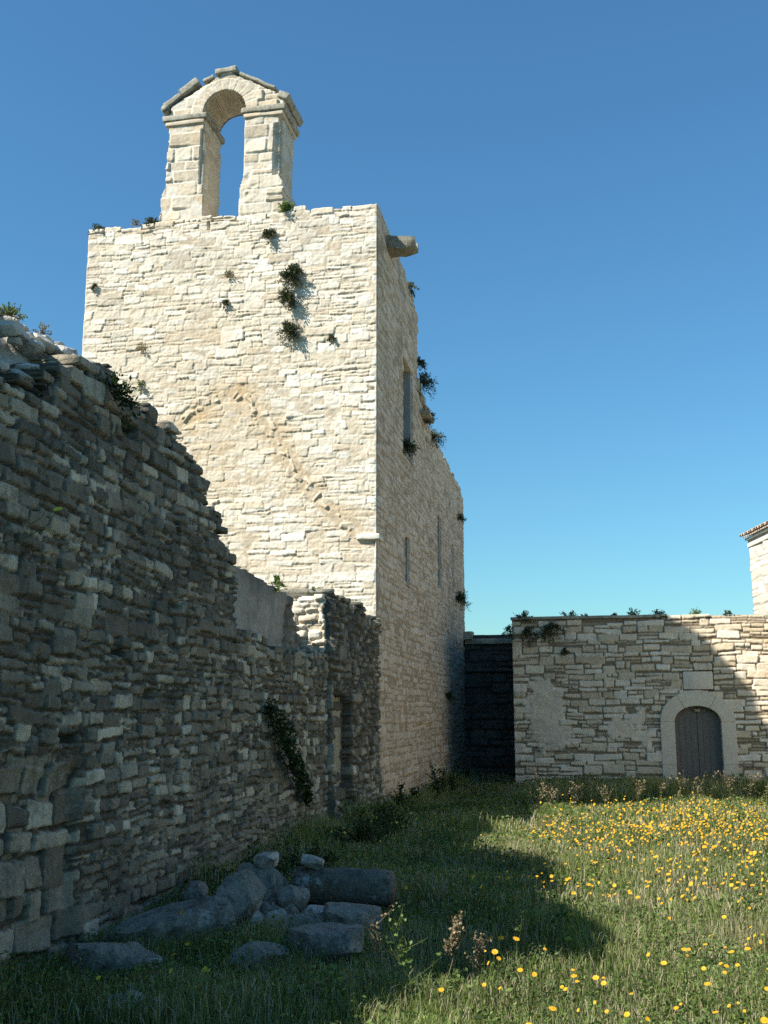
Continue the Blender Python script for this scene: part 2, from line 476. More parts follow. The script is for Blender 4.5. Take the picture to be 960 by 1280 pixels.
# front wall: u -> X from XL, v -> Z
def build_front():
    m = Masonry(XW - XL, 11.75, .015, 11, warp=.024)
    tp = interp([(0, 11.42), (.6, 11.5), (1.5, 11.5), (3, 11.48), (4.2, 11.5), (5.0, 11.52), (6, 11.54)])
    wob = np.random.default_rng(5).random(40) * .09 - .05
    top = lambda x: tp(x) + wob[int(np.clip(x / .16, 0, 39))]
    m.lay((.08, .18), (.16, .48), split=.32, top=top, jump=.12, depth=.017, bev=.009, off=.0045, tilt=.035, gap=.009, skew=.12, rnd=.3)
    # settled crack: irregular stones along a broken diagonal line
    path = np.array([(-7.62, 7.22), (-7.31, 7.46), (-6.91, 7.68), (-6.43, 7.81), (-5.94, 7.31), (-5.45, 6.5), (-4.82, 5.56), (-4.13, 5.01)])
    dmin = np.full(m.D.shape, 9.)
    for (a, b) in zip(path[:-1], path[1:]):
        a = a - (XL, 0); b = b - (XL, 0); ab = b - a
        t = np.clip(((m.U - a[0]) * ab[0] + (m.V - a[1]) * ab[1]) / (ab @ ab), 0, 1)
        dmin = np.minimum(dmin, np.hypot(m.U - a[0] - t * ab[0], m.V - a[1] - t * ab[1]))
    nz = m.n(.12)
    band = 1 - sstep(.04, .17, dmin + .12 * nz)
    m.D -= .04 * band * (.4 + 1.2 * (m.n(.3) + .5))
    m.joint = np.maximum(m.joint, band * .8)
    for (a, b) in zip(path[:-1], path[1:]):
        L = np.hypot(*(b - a)); n = int(L / .12)
        for i in range(n):
            c = a + (b - a) * ((i + m.rng.random()) / n) + m.rng.normal(0, .05, 2) - (XL, 0)
            w, h = m.rng.uniform(.12, .26), m.rng.uniform(.05, .11)
            ang = math.atan2(*(b - a)[::-1]) + m.rng.normal(0, .6)
            m.stone(c[0] - w / 2, c[0] + w / 2, c[1] - h / 2, c[1] + h / 2, depth=.034, bev=.014, off=.012, gap=0, ang=ang, base=-.014, tilt=.12)
    inside = sstep(.5, 0, dmin - .05) * .55
    tan = np.exp(-((m.U - 3.0) / 1.0) ** 2 - ((m.V - 7.0) / .9) ** 2) * .55
    tan2 = np.exp(-((m.U - 2.2) / 1.6) ** 2 - ((m.V - 4.2) / 1.6) ** 2) * .5
    tan3 = np.exp(-((m.U - 2.4) / 1.5) ** 2 - ((m.V - 8.9) / .5) ** 2) * .45
    m.stain = np.clip(inside + tan + tan2 + tan3, 0, .85) * (.6 + .8 * (m.n(.5) + .5))
    # grey weathering right under the top
    m.finish(mortar=.004, rough=.007, rc=.04, mvar=.024)
    for (x, z, w, h, d) in ((-8.47, 8.82, .22, .08, .10), (-6.76, 9.66, .14, .10, .10), (-9.55, 10.19, .1, .09, .08), (-4.62, 8.77, .09, .09, .07), (-7.3, 10.28, .22, .05, .05),
                            (-7.1, 9.66, .35, .04, .05), (-6.69, 10.2, .16, .08, .06), (-4.02, 4.80, .5, .14, .14), (-7.18, 11.3, .07, .2, .08), (-8.5, 10.35, .06, .18, .04)):
        m.punch(x - XL - w / 2, x - XL + w / 2, z - h / 2, z + h / 2, d, .03)
    m.fade_edge('r', .05, .012); m.fade_edge('l', .05, .012)
    tv = np.array([top(x) for x in m.u])
    keep = m.cover | (m.V < tv[None, :] - .1)
    return m.mesh('front_wall', (XL, YF, 0), X3, Z3, -Y3, [M['tower']], keep, thick=.7, steps=2)
obj('front_wall', build_front(), church)

YE = 32.2
SIDE_HOLES = [  # Y0,Y1,z0,z1
    (21.4, 22.62, 7.25, 9.35), (21.62, 22.12, 4.45, 5.45), (26.45, 27.1, 4.95, 6.8), (29.25, 29.7, 5.2, 6.5)]
def build_side():
    m = Masonry(YE - YF, 11.75, .028, 12, warp=.026, resv=.02)
    tp = interp([(0, 11.52), (1.5, 11.5), (3.2, 11.4), (4.3, 11.15), (4.72, 11.02), (4.75, 9.3), (5.2, 9.2), (6.0, 8.98), (6.6, 8.85), (8, 8.75), (10, 8.65), (13.6, 8.5)])
    wob = np.random.default_rng(6).random(90) * .16 - .1
    top = lambda x: tp(x) + wob[int(np.clip(x / .16, 0, 89))]
    m.lay((.10, .19), (.22, .5), split=.3, top=top, jump=.08, depth=.020, bev=.014, off=.007, tilt=.03, gap=.014, skew=.05, rnd=.3)
    m.finish(mortar=.009, rough=.005, mvar=.018)
    # walled up door and its straight joint
    y0, y1 = 23.2 - YF, 25.55 - YF
    d = np.minimum(np.minimum(m.U - y0, y1 - m.U), 1.55 - m.V)
    pl = sstep(0, .04, d)
    m.D = m.D * (1 - .8 * pl) - .03 * pl
    m.punch(25.58 - YF, 25.75 - YF, -.1, 1.7, .10, .03)
    m.punch(27.0 - YF, 27.3 - YF, 2.95, 4.3, .14, .04)
    for (y, z, w, h) in ((29.2, 7.45, .4, .18), (29.3, 7.2, .3, .16), (29.5, 6.95, .35, .2), (28.2, 7.5, .3, .13), (30.6, 7.5, .4, .2), (27.9, 2.2, .4, .16), (30.1, 3.7, .4, .15),
                         (25.3, 6.9, .22, .12), (26.1, 6.6, .22, .12), (22.3, 10.2, .16, .1), (20.2, 10.5, .2, .06), (24.6, 8.3, .4, .14), (28.6, 3.1, .3, .12)):
        m.punch(y - YF - w / 2, y - YF + w / 2, z - h / 2, z + h / 2, .14, .04)
    # shade painted low towards the far corner; damp staining down from the sills
    m.stain = sstep(9.0, 10.2, m.U + .6 * m.n(1.2)) * sstep(5.2, 3.2, m.V) * .55
    for (a, b, c) in ((3.4, 5.0, .3), (8.1, 4.9, .3), (10.8, 5.2, .35)):
        m.stain = np.maximum(m.stain, np.exp(-((m.U - a) / .25) ** 2) * sstep(0, .2, b - m.V) * sstep(3.0, 0, b - m.V) * c)
    m.fade_edge('l', .05, .012)
    tv = np.array([top(x) for x in m.u])
    keep = m.cover | (m.V < tv[None, :] - .12)
    for (a, b, c, e) in SIDE_HOLES:
        keep &= ~((m.U > a - YF) & (m.U < b - YF) & (m.V > c) & (m.V < e))
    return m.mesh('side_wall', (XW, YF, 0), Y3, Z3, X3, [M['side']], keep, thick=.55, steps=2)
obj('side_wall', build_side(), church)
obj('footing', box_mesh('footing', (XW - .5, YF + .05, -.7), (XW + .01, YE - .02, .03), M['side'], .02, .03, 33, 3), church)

for i, (a, b, c, e) in enumerate(SIDE_HOLES):
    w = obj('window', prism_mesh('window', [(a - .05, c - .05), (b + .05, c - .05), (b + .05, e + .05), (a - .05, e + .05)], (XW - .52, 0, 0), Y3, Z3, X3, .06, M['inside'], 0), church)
    obj('jamb', box_mesh('jamb', (XW - .5, b - .06, c), (XW - .02, b + .05, e), M['reveal'], .01), w)
    obj('sill', box_mesh('sill', (XW - .5, a - .03, c - .07), (XW + .03, b + .03, c + .015), M['coping'], .015, .01, i, 1), w)
    obj('lintel', box_mesh('lintel', (XW - .5, a - .06, e - .01), (XW + .012, b + .06, e + .16), M['belfry'], .012, .008, i + 9, 1), w)
    if i == 0:
        obj('mullion', box_mesh('mullion', (XW - .36, (a + b) / 2 - .03, c + .015), (XW - .30, (a + b) / 2 + .03, e - .01), M['iron'], .006), w)

# remaining solid of the church: back, left and roofs
obj('rear_wall', box_mesh('rear_wall', (XL + .05, YE - .6, -.6), (XW - .03, YE - .02, 8.35), M['side'], .02, .02, 3, 2), church)
obj('left_wall', box_mesh('left_wall', (XL, YF + .12, -.6), (XL + .6, YE - .62, 8.6), M['side'], .02, .02, 4, 2), church)
obj('left_tower_wall', box_mesh('left_tower_wall', (XL + .005, YF + .12, 8.61), (XL + .6, 23.3, 11.38), M['tower'], .02, .02, 4, 2), church)
obj('tower_rear_wall', box_mesh('tower_rear_wall', (XL + .62, 22.7, 8.3), (XW - .04, 23.26, 11.2), M['side'], .02, .03, 5, 2), church)
obj('tower_roof', box_mesh('tower_roof', (XL + .3, YF + .3, 10.9), (XW - .3, 23.0, 11.2), M['coping'], .02, .03, 6, 2), church)
obj('nave_roof', box_mesh('nave_roof', (XL + .3, 22.9, 7.9), (XW - .3, YE - .3, 8.28), M['coping'], .02, .03, 7, 2), church)

# bell gable -------------------------------------------------------------
YG = 18.75
def build_gable():
    x0, z0 = -8.5, 11.35
    m = Masonry(3.2, 3.7, .016, 21, warp=.014)
    cx, cz, r = -6.965, 13.90, .45
    def kz(x, z):  # opening test on arrays
        return ((np.abs(x - cx) < r) & (z < cz)) | (np.hypot(x - cx, z - cz) < r)
    m.lay((.2, .34), (.32, .6), split=.18, depth=.024, bev=.02, off=.009, tilt=.05, gap=.014, skew=.03, rnd=.3)
    # voussoir ring
    X, Z = m.U + x0, m.V + z0
    rr = np.hypot(X - cx, Z - cz); th = np.arctan2(Z - cz, X - cx)
    ring = (rr < r + .27) & (Z > cz - .02)
    k = th / (math.pi / 11); fr = np.abs(k - np.round(k)) * (math.pi / 11) * rr
    seg = np.floor(k + .5)
    dist = np.minimum(fr, np.minimum(r + .27 - rr, .1 + rr - r))
    t = np.clip(dist / .025, 0, 1)
    rv = np.random.default_rng(3).random(40)
    m.D = np.where(ring, .03 + .012 * (1 - (1 - t) ** 2), m.D)
    m.tone = np.where(ring, .4 + .5 * rv[(seg.astype(int) + 20) % 40], m.tone)
    m.joint = np.where(ring, 1 - t, m.joint)
    m.finish(mortar=.012, rough=.006, mvar=.012)
    # worn notch down the inner front arris of the left pier and outer arris of the right one
    for (a, b, c, d) in ((-7.48, -7.36, 12.3, 13.55), (-5.92, -5.78, 12.35, 13.5)):
        m.punch(a - x0, b - x0, c - z0, d - z0, .10, .03)
    # pitted patch on the right pier
    pit = np.exp(-((X + 6.45) / .22) ** 2 - ((Z - 12.1) / .45) ** 2)
    m.D -= pit * .06 * np.clip(m.n(.09) + .15, 0, 1); m.stain = pit * .0
    m.stain = np.maximum(m.stain, sstep(14.2, 14.8, Z + .2 * m.n(.3)) * .5)
    # outline
    ez = .03 * m.n(.15) + .02 * m.n(.06)
    L = interp([(11.3, -8.30), (12.15, -8.27), (12.3, -8.20), (14.2, -8.15), (15.2, -8.15)])
    Rr = interp([(11.3, -5.66), (12.2, -5.69), (12.35, -5.79), (13.6, -5.80), (14, -5.70), (15, -5.70)])
    rake = interp([(-8.4, 13.98), (-8.16, 14.12), (-7.35, 14.56), (-6.95, 14.80), (-6.7, 14.66), (-5.75, 14.12), (-5.5, 14.0)])
    keep = (X + ez > L(Z)) & (X + ez < Rr(Z)) & (Z + ez < rake(X))
    il = interp([(11.3, -7.36), (11.9, -7.37), (12.6, -7.40), (13.9, -7.415), (16, -7.415)])
    ir = interp([(11.3, -6.62), (12.1, -6.61), (12.45, -6.53), (13.9, -6.515), (16, -6.515)])
    op = ((X > il(Z)) & (X < ir(Z)) & (Z < cz)) | (np.hypot(X - cx, Z - cz) < r)
    keep &= ~(op & (Z + ez > 11.30))
    return m.mesh('bell_gable', (x0, YG, z0), X3, Z3, -Y3, [M['belfry']], keep, thick=.95, steps=8, back=True, wob=.02)
gable = obj('bell_gable', build_gable(), church)

def pier_face(x, nx, y0, y1, z0, z1, seed, mat='belfry'):
    m = Masonry(y1 - y0, z1 - z0, .02, seed, warp=.012)
    m.lay((.2, .34), (.3, .5), split=.15, depth=.022, bev=.02, off=.008, tilt=.05, gap=.014, skew=.03, rnd=.3)
    m.finish(mortar=.01, rough=.006, mvar=.01)
    m.D *= np.minimum(1, np.minimum(m.U, m.W - m.U) / .05)
    return m.mesh('pier_face', (x, y0, z0), Y3, Z3, X3 * nx, [M[mat]], np.ones_like(m.cover), thick=.06)
obj('pier_face', pier_face(-7.40, 1, YG + .03, YG + .92, 11.5, 13.8, 31), gable)
obj('pier_face', pier_face(-5.775, 1, YG + .12, YG + .92, 11.5, 13.65, 32), gable)
obj('pier_face', pier_face(-6.54, -1, YG + .03, YG + .92, 11.5, 13.8, 33), gable)
# impost mouldings: a slab with a smaller fillet under it, wrapping each pier
for (a, b, s) in ((-8.30, -7.33, 41), (-6.60, -5.66, 42)):
    im = obj('impost', box_mesh('impost', (a, YG - .08, 13.77), (b, YG + 1.03, 13.89), M['coping'], .02, .018, s, 2, .7), gable)
    obj('fillet', box_mesh('fillet', (a + .06, YG - .055, 13.67), (b - .06, YG + 1.0, 13.758), M['belfry'], .015, .012, s + 3, 2), im)
# coping stones on the rakes
def coping(xa, za, xb, zb, th, seed, w=1.12, curl=False):
    L = math.hypot(xb - xa, zb - za); ang = math.atan2(zb - za, xb - xa)
    me = box_mesh('coping_stone', (-L / 2, -w / 2, 0), (L / 2, w / 2, th), M['coping'], .025, .02, seed, 2, .6)
    me.transform(Matrix.Translation(((xa + xb) / 2, YG + .47, (za + zb) / 2)) @ Matrix.Rotation(-ang, 4, 'Y'))
    return obj('coping_stone', me, gable)
coping(-8.27, 14.08, -7.90, 14.32, .12, 51, 1.06); coping(-7.92, 14.33, -7.52, 14.58, .16, 52, 1.06)
coping(-7.42, 14.56, -7.20, 14.68, .09, 53, 1.04); coping(-7.18, 14.71, -6.72, 14.76, .12, 54, 1.1)
coping(-5.86, 14.08, -5.64, 13.96, .15, 56, 1.06)
coping(-6.68, 14.68, -5.90, 14.24, .07, 58, 1.03)
def roll():
    bm = bmesh.new()
    bmesh.ops.create_cone(bm, cap_ends=True, segments=18, radius1=.085, radius2=.085, depth=1.14)
    bmesh.ops.bevel(bm, geom=[e for e in bm.edges if len(e.link_faces) == 2 and e.calc_face_angle(0) > 1], offset=.015, segments=2, affect='EDGES')
    bmesh.ops.rotate(bm, verts=bm.verts[:], matrix=Matrix.Rotation(R(90), 3, 'X'))
    bmesh.ops.translate(bm, verts=bm.verts[:], vec=(-8.25, YG + .47, 14.06))
    me = bpy.data.meshes.new('scroll_roll'); bm.to_mesh(me); bm.free(); me.materials.append(M['coping'])
    for p in me.polygons: p.use_smooth = True
    return me
obj('scroll_roll', roll(), gable)

# waterspout: tapered stone channel sticking out of the side wall near its top
def spout():
    bm = bmesh.new()
    prof = [(-.30, .0), (-.26, -.17), (.26, -.17), (.30, .0), (.30, .10), (.16, .10), (.13, -.05), (-.13, -.05), (-.16, .10), (-.30, .10)]
    secs = []
    for x, k, dz in ((-.4, 1.05, .03), (0, 1.0, 0), (.35, .85, -.04), (.58, .7, -.02)):
        secs.append([bm.verts.new((XW + x, 19.75 + a * k, 11.12 + b * k + dz)) for a, b in prof])
    n = len(prof)
    for s0, s1 in zip(secs, secs[1:]):
        for i in range(n): bm.faces.new([s0[i], s0[(i + 1) % n], s1[(i + 1) % n], s1[i]])
    bm.faces.new(secs[0]); bm.faces.new(secs[-1][::-1])
    bmesh.ops.recalc_face_normals(bm, faces=bm.faces[:])
    bmesh.ops.subdivide_edges(bm, edges=bm.edges[:], cuts=2, use_grid_fill=True)
    for v in bm.verts: v.co += mnoise.noise_vector(v.co * 5) * .025
    me = bpy.data.meshes.new('waterspout'); bm.to_mesh(me); bm.free(); me.materials.append(M['coping'])
    return me
obj('waterspout', spout(), church)
# broken ledge stone at the front corner, and the ragged toothing where tower meets nave
obj('broken_ledge', box_mesh('broken_ledge', (-4.12, YF - .07, 4.86), (XW + .07, YF + .3, 4.96), M['tower'], .02, .02, 61, 2, .8), church)
for i, (y, z, l, d, h) in enumerate(((23.45, 9.28, .5, .5, .25), (23.9, 9.1, .6, .5, .2), (24.5, 8.98, .7, .5, .16), (24.1, 8.72, .9, .34, .1))):
    obj('toothing_stone', box_mesh('toothing_stone', (XW - .3, y - l / 2, z - h / 2), (XW + .05 + .10 * (i == 3) + .03 * i, y + l / 2, z + h / 2), M['coping'], .03, .035, 70 + i, 2), church)

# ------------------------------------------------------------------ front ruined wall on the left
wall = empty('ruined_wall', (-4.2, 9, 0), 'dark grey rubble stone wall with a broken sloping top in the left foreground', 'wall')
WT = interp([(-2, 2.9), (2.5, 3.1), (4.7, 3.4), (4.95, 5.0), (5.4, 4.8), (5.7, 4.3), (6.03, 3.82), (6.64, 4.04), (7.0, 4.22), (7.4, 4.43), (7.7, 4.48), (7.9, 4.38), (8.6, 4.33), (9.3, 4.3), (9.55, 4.2),
             (9.9, 3.95), (10.2, 3.65), (10.5, 3.4), (10.75, 3.2), (10.8, 2.6), (11.1, 2.6), (12.6, 2.5), (14.5, 2.58), (15.0, 2.6), (15.3, 2.6)])
def build_near_wall():
    Y0 = 3.4
    m = Masonry(11.6, 5.5, .0125, 81, warp=.03)
    wob = np.random.default_rng(9).random(120) * .2 - .12
    def top(u):
        y = u + Y0
        return float(WT(y)) + wob[int(np.clip(u / .15, 0, 119))] * (1 if y < 10.7 else .15)
    seam = 7.45 - Y0
    kw = dict(jump=.10, depth=.045, bev=.012, off=.0075, tilt=.06, gap=.012, skew=.14, rnd=.28)
    m.lay((.05, .10), (.08, .2), split=.3, top=top, jump=.1, depth=.018, bev=.014, off=.008, tilt=.08, gap=.012, skew=.12, rnd=.35)
    m.lay((.095, .195), (.15, .38), split=.4, top=top, skip=lambda u, v: not (v > 3.35), **kw)
    m.lay((.06, .145), (.12, .34), split=.3, top=top, skip=lambda u, v: v > 3.45 or (u < seam and v < 1.35), **kw)
    m.lay((.15, .26), (.22, .40), split=.15, top=top, skip=lambda u, v: not (u < seam and v < 1.4), **dict(kw, gap=.022, depth=.055))
    m.finish(mortar=-.006, rough=.008, rc=.035, mvar=.03)
    # belly and hollows of an old wall
    m.D += .07 * m.n(2.2) + .03 * m.n(.8)
    m.D -= .09 * sstep(.0, .12, seam - m.U) * sstep(1.5, 1.2, m.V)
    m.punch(7.86 - Y0, 8.22 - Y0, 3.98, 4.14, .16, .04)
    for (y, z, w, h) in ((8.6, 1.9, .3, .1), (9.1, 2.7, .3, .1), (7.9, 2.2, .3, .1), (11.2, .62, .2, .14), (7.2, 1.55, .3, .1)):
        m.punch(y - Y0 - w / 2, y - Y0 + w / 2, z - h / 2, z + h / 2, .12, .05)
    m.stain = np.clip(sstep(1.9, 3.7, m.V + 1.2 * m.n(1.1) + .9 * m.n(.3)) * .55 + sstep(.12, .35, m.n(.8)) * .4, 0, .7) * (1 - .75 * (m.tone > .72))
    tv = np.array([top(x) for x in m.u])
    keep = m.cover | (m.V < tv[None, :] - .14)
    return m.mesh('tall_section', (XW, Y0, -.15 * 0), Y3, Z3, X3, [M['rubble']], keep, thick=.45, steps=3, wob=.03)
obj('tall_section', build_near_wall(), wall)
obj('near_stretch', box_mesh('near_stretch', (XW - .45, -2, -.6), (XW + .06, 3.39, 3.0), M['rubble'], .03, .06, 98, 3, .5), wall)

def build_core():
    """rubble fill behind the face, with a rough crest a little higher at the back"""
    ys = np.arange(-2, 11.0, .035); xs = np.linspace(0, 1, 34)
    crest = interp([(-2, 2.9), (4.5, 3.6), (4.8, 5.4), (5.05, 5.8), (5.5, 5.6), (5.9, 5.25), (6.4, 4.92), (7, 4.80), (8.2, 4.82), (8.6, 4.55), (9.3, 4.3), (10.5, 3.3), (10.9, 2.6)])
    V = []
    for y in ys:
        for k in xs:
            x = XW - .24 - .9 * k
            z0 = float(WT(y)) - .16; z1 = float(crest(y)) - .05
            z = z0 + (z1 - z0) * math.sin(min(k * 1.5, 1) * math.pi / 2)
            p = Vector((x * 3, y * 3, 0))
            d_ = mnoise.voronoi(p * 1.6)[0]; z += .10 * mnoise.noise(p) + .22 * min(d_[1] - d_[0], .5) - .05 + .05 * mnoise.noise(p * 4) + .03 * mnoise.noise(p * 9)
            V.append((x, y, z))
    V = np.array(V); ny, nx = len(ys), len(xs)
    b = V.copy().reshape(ny, nx, 3)
    gi = np.arange(ny * nx).reshape(ny, nx)
    Q = [np.stack([gi[:-1, :-1], gi[:-1, 1:], gi[1:, 1:], gi[1:, :-1]], -1).reshape(-1, 4)[:, ::-1]]
    back = b[:, -1].copy(); back[:, 2] = -.2; back[:, 0] -= .05
    fr = b[:, 0].copy(); fr[:, 2] = -.2
    n = ny * nx; vb = np.concatenate([V, back, fr])
    i = np.arange(ny - 1)
    Q.append(np.stack([gi[i, -1], gi[i + 1, -1], n + i + 1, n + i], -1))
    Q.append(np.stack([gi[i + 1, 0], gi[i, 0], n + ny + i, n + ny + i + 1], -1))
    tone = np.random.default_rng(2).random(len(vb)) * .4 + .5
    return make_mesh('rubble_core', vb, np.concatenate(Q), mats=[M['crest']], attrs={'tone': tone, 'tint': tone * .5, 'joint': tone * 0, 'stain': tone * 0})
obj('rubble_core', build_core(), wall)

def build_plaster():
    Y0 = 10.8; Z0 = 2.35
    m = Masonry(4.4, 1.35, .02, 91, warp=.03)
    m.lay((.12, .22), (.2, .45), split=.3, depth=.06, bev=.035, off=.02, tilt=.1, gap=.016, skew=.1, rnd=.4, jump=.1)
    m.finish(mortar=.006, rough=.008, mvar=.02)
    lim = 13.9 - Y0 + .35 * (m.V - .3) + .25 * m.n(.3)
    pl = sstep(0, .12, lim - m.U)
    m.D = m.D * (1 - pl) + pl * (.062 + .012 * m.n(.5) + .004 * m.n(.06))
    m.joint *= 1 - pl; m.tone = m.tone * (1 - pl) + .75 * pl; m.tint = m.tint * (1 - pl) + pl * .3
    m.stain = np.clip((1 - pl) * .75 + sstep(.75, 1.15, m.V + .3 * m.n(.3)) * .7, 0, .9)
    tp = interp([(0, 3.62), (.3, 3.5), (1.2, 3.47), (2.4, 3.42), (3.3, 3.38), (3.65, 3.3), (4.15, 2.75), (4.4, 2.7)])
    keep = m.V + Z0 + .05 * m.n(.3) < tp(m.U)
    return m.mesh('plastered_section', (XW - .42, Y0, Z0), Y3, Z3, X3, [M['plaster']], keep, thick=.6, steps=3, wob=.02)
obj('plastered_section', build_plaster(), wall)
obj('ledge', box_mesh('ledge', (XW - .95, 10.7, -.6), (XW - .03, 15.1, 2.47), M['rubble'], .03, .05, 92, 3, .5), wall)

def build_end():
    Y0 = 14.98
    m = Masonry(YF - .02 - Y0, 3.75, .02, 95, warp=.035)
    tp = interp([(0, 3.46), (.5, 3.5), (1.2, 3.42), (2, 3.46), (2.8, 3.40), (3.6, 3.42)])
    wob = np.random.default_rng(4).random(40) * .16 - .08
    top = lambda x: float(tp(x)) + wob[int(np.clip(x / .14, 0, 39))]
    nich = lambda u, v: .22 < u < 1.35 and .45 < v < 2.0
    m.lay((.08, .16), (.12, .3), split=.3, top=top, skip=nich, jump=.16, depth=.055, bev=.016, off=.018, tilt=.08, gap=.016, skew=.14, rnd=.45)
    y = .45
    while y < 1.98:      # the blocked narrow doorway: flat slabs set back in the opening
        h = m.rng.uniform(.13, .26)
        m.stone(.22, 1.35, y, min(y + h, 2.0), depth=.09, bev=.05, off=.03, tilt=.03, gap=.03, skew=.02, base=-.2, tone=.15, rnd=.3)
        y += h
    rec = sstep(0, .05, np.minimum(np.minimum(m.Uw - .2, 1.37 - m.Uw), np.minimum(m.Vw - .43, 2.02 - m.Vw)))
    lv = np.where(rec > .5, -.2, 0.006 + .02 * m.n(.5))
    f = m.D < lv; m.joint = np.where(f, 1, m.joint); m.D = np.where(~m.cover, lv, np.maximum(m.D, lv))
    m.D += .008 * (m.n(.05) + m.n(.12) * 1.4)
    m.D += .03 * m.n(.9) + .10 * sstep(1.2, 0, m.V)
    m.stain = np.clip(.35 + .5 * m.n(.8) + rec * .5 + sstep(2.0, 3.3, m.V) * .25, 0, .85)
    tv = np.array([top(x) for x in m.u])
    keep = m.cover | (m.V < tv[None, :] - .1)
    me = m.mesh('end_section', (XW + .03, Y0, 0), Y3, Z3, X3, [M['rubble']], keep, thick=.8, steps=4, wob=.03)
    return me
es = obj('end_section', build_end(), wall)
def build_end_face():
    m = Masonry(.62, 1.1, .018, 96, warp=.03)
    m.lay((.08, .15), (.12, .28), split=.2, depth=.06, bev=.03, off=.02, tilt=.12, gap=.016, skew=.14, rnd=.4, jump=.1)
    m.finish(mortar=.01, rough=.01, mvar=.02)
    keep = (m.V < 1.02 + .16 * m.n(.2) - .1 * sstep(.3, 0, m.U)) & (m.U + .05 * m.n(.15) < .60)
    return m.mesh('end_face', (-4.38, 14.95, 2.45), X3, Z3, -Y3, [M['tower']], keep, thick=.25)
obj('end_face', build_end_face(), wall)
obj('end_fill', box_mesh('end_fill', (XW - .78, 15.15, -.6), (XW - .1, YF - .05, 3.02), M['rubble'], .04, .06, 97, 3, .7), wall)

# loose coping rubble on the sunlit crest and the broken edge (parts of the wall)
def rock_mesh(name, size, seed, mat, sub=3, cuts=9, nz=.05, tone=.6, boxy=.85):
    rng = np.random.default_rng(seed)
    bm = bmesh.new(); bmesh.ops.create_icosphere(bm, subdivisions=sub, radius=1)
    P = np.array([v.co for v in bm.verts])
    P = P / np.abs(P).max(1, keepdims=True) * .8 * boxy + P * (1 - boxy)
    for _ in range(cuts):
        n = rng.normal(0, 1, 3); n /= np.linalg.norm(n); d = rng.uniform(.62, .98)
        s = P @ n; ex = np.maximum(s - d, 0)
        P -= np.outer(ex * .985, n)
    P *= np.array(size)
    for v, p in zip(bm.verts, P):
        q = Vector(p) * 5 + Vector((seed * 1.7, 0, seed * .3))
        v.co = Vector(p) + (mnoise.noise_vector(q) * nz + mnoise.noise_vector(q * 3.3) * nz * .5 + mnoise.noise_vector(q * 9) * nz * .25) * min(size) * 2
    me = bpy.data.meshes.new(name); bm.to_mesh(me); bm.free(); me.materials.append(mat)
    for k, val in (('tone', tone), ('tint', .3), ('joint', 0), ('stain', 0)):
        at = me.attributes.new(k, 'FLOAT', 'POINT'); at.data.foreach_set('value', np.full(len(me.vertices), val, np.float32))
    for p in me.polygons: p.use_smooth = True
    me.set_sharp_from_angle(angle=R(16))
    return me
rr = np.random.default_rng(77)
crest_z = interp([(4.5, 3.6), (5.0, 5.8), (5.6, 5.5), (6.4, 4.9), (7, 4.74), (8.2, 4.74), (8.6, 4.5), (9.3, 4.25), (10.4, 3.4)])
for i in range(120):
    y = rr.uniform(5.6, 9.8) if i % 3 else rr.uniform(6.6, 8.4); k = rr.random()
    x = XW - .1 - .75 * k
    z = float(WT(y)) - .08 + (float(crest_z(y)) + .08 - float(WT(y))) * math.sin(min(k * 1.2, 1) * 1.57)
    s = rr.uniform(.04, .095)
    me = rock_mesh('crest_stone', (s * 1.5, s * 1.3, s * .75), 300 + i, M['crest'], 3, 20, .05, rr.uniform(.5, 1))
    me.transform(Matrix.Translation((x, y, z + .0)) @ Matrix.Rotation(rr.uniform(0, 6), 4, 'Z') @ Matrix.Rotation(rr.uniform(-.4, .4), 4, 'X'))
    obj('crest_stone', me, wall)

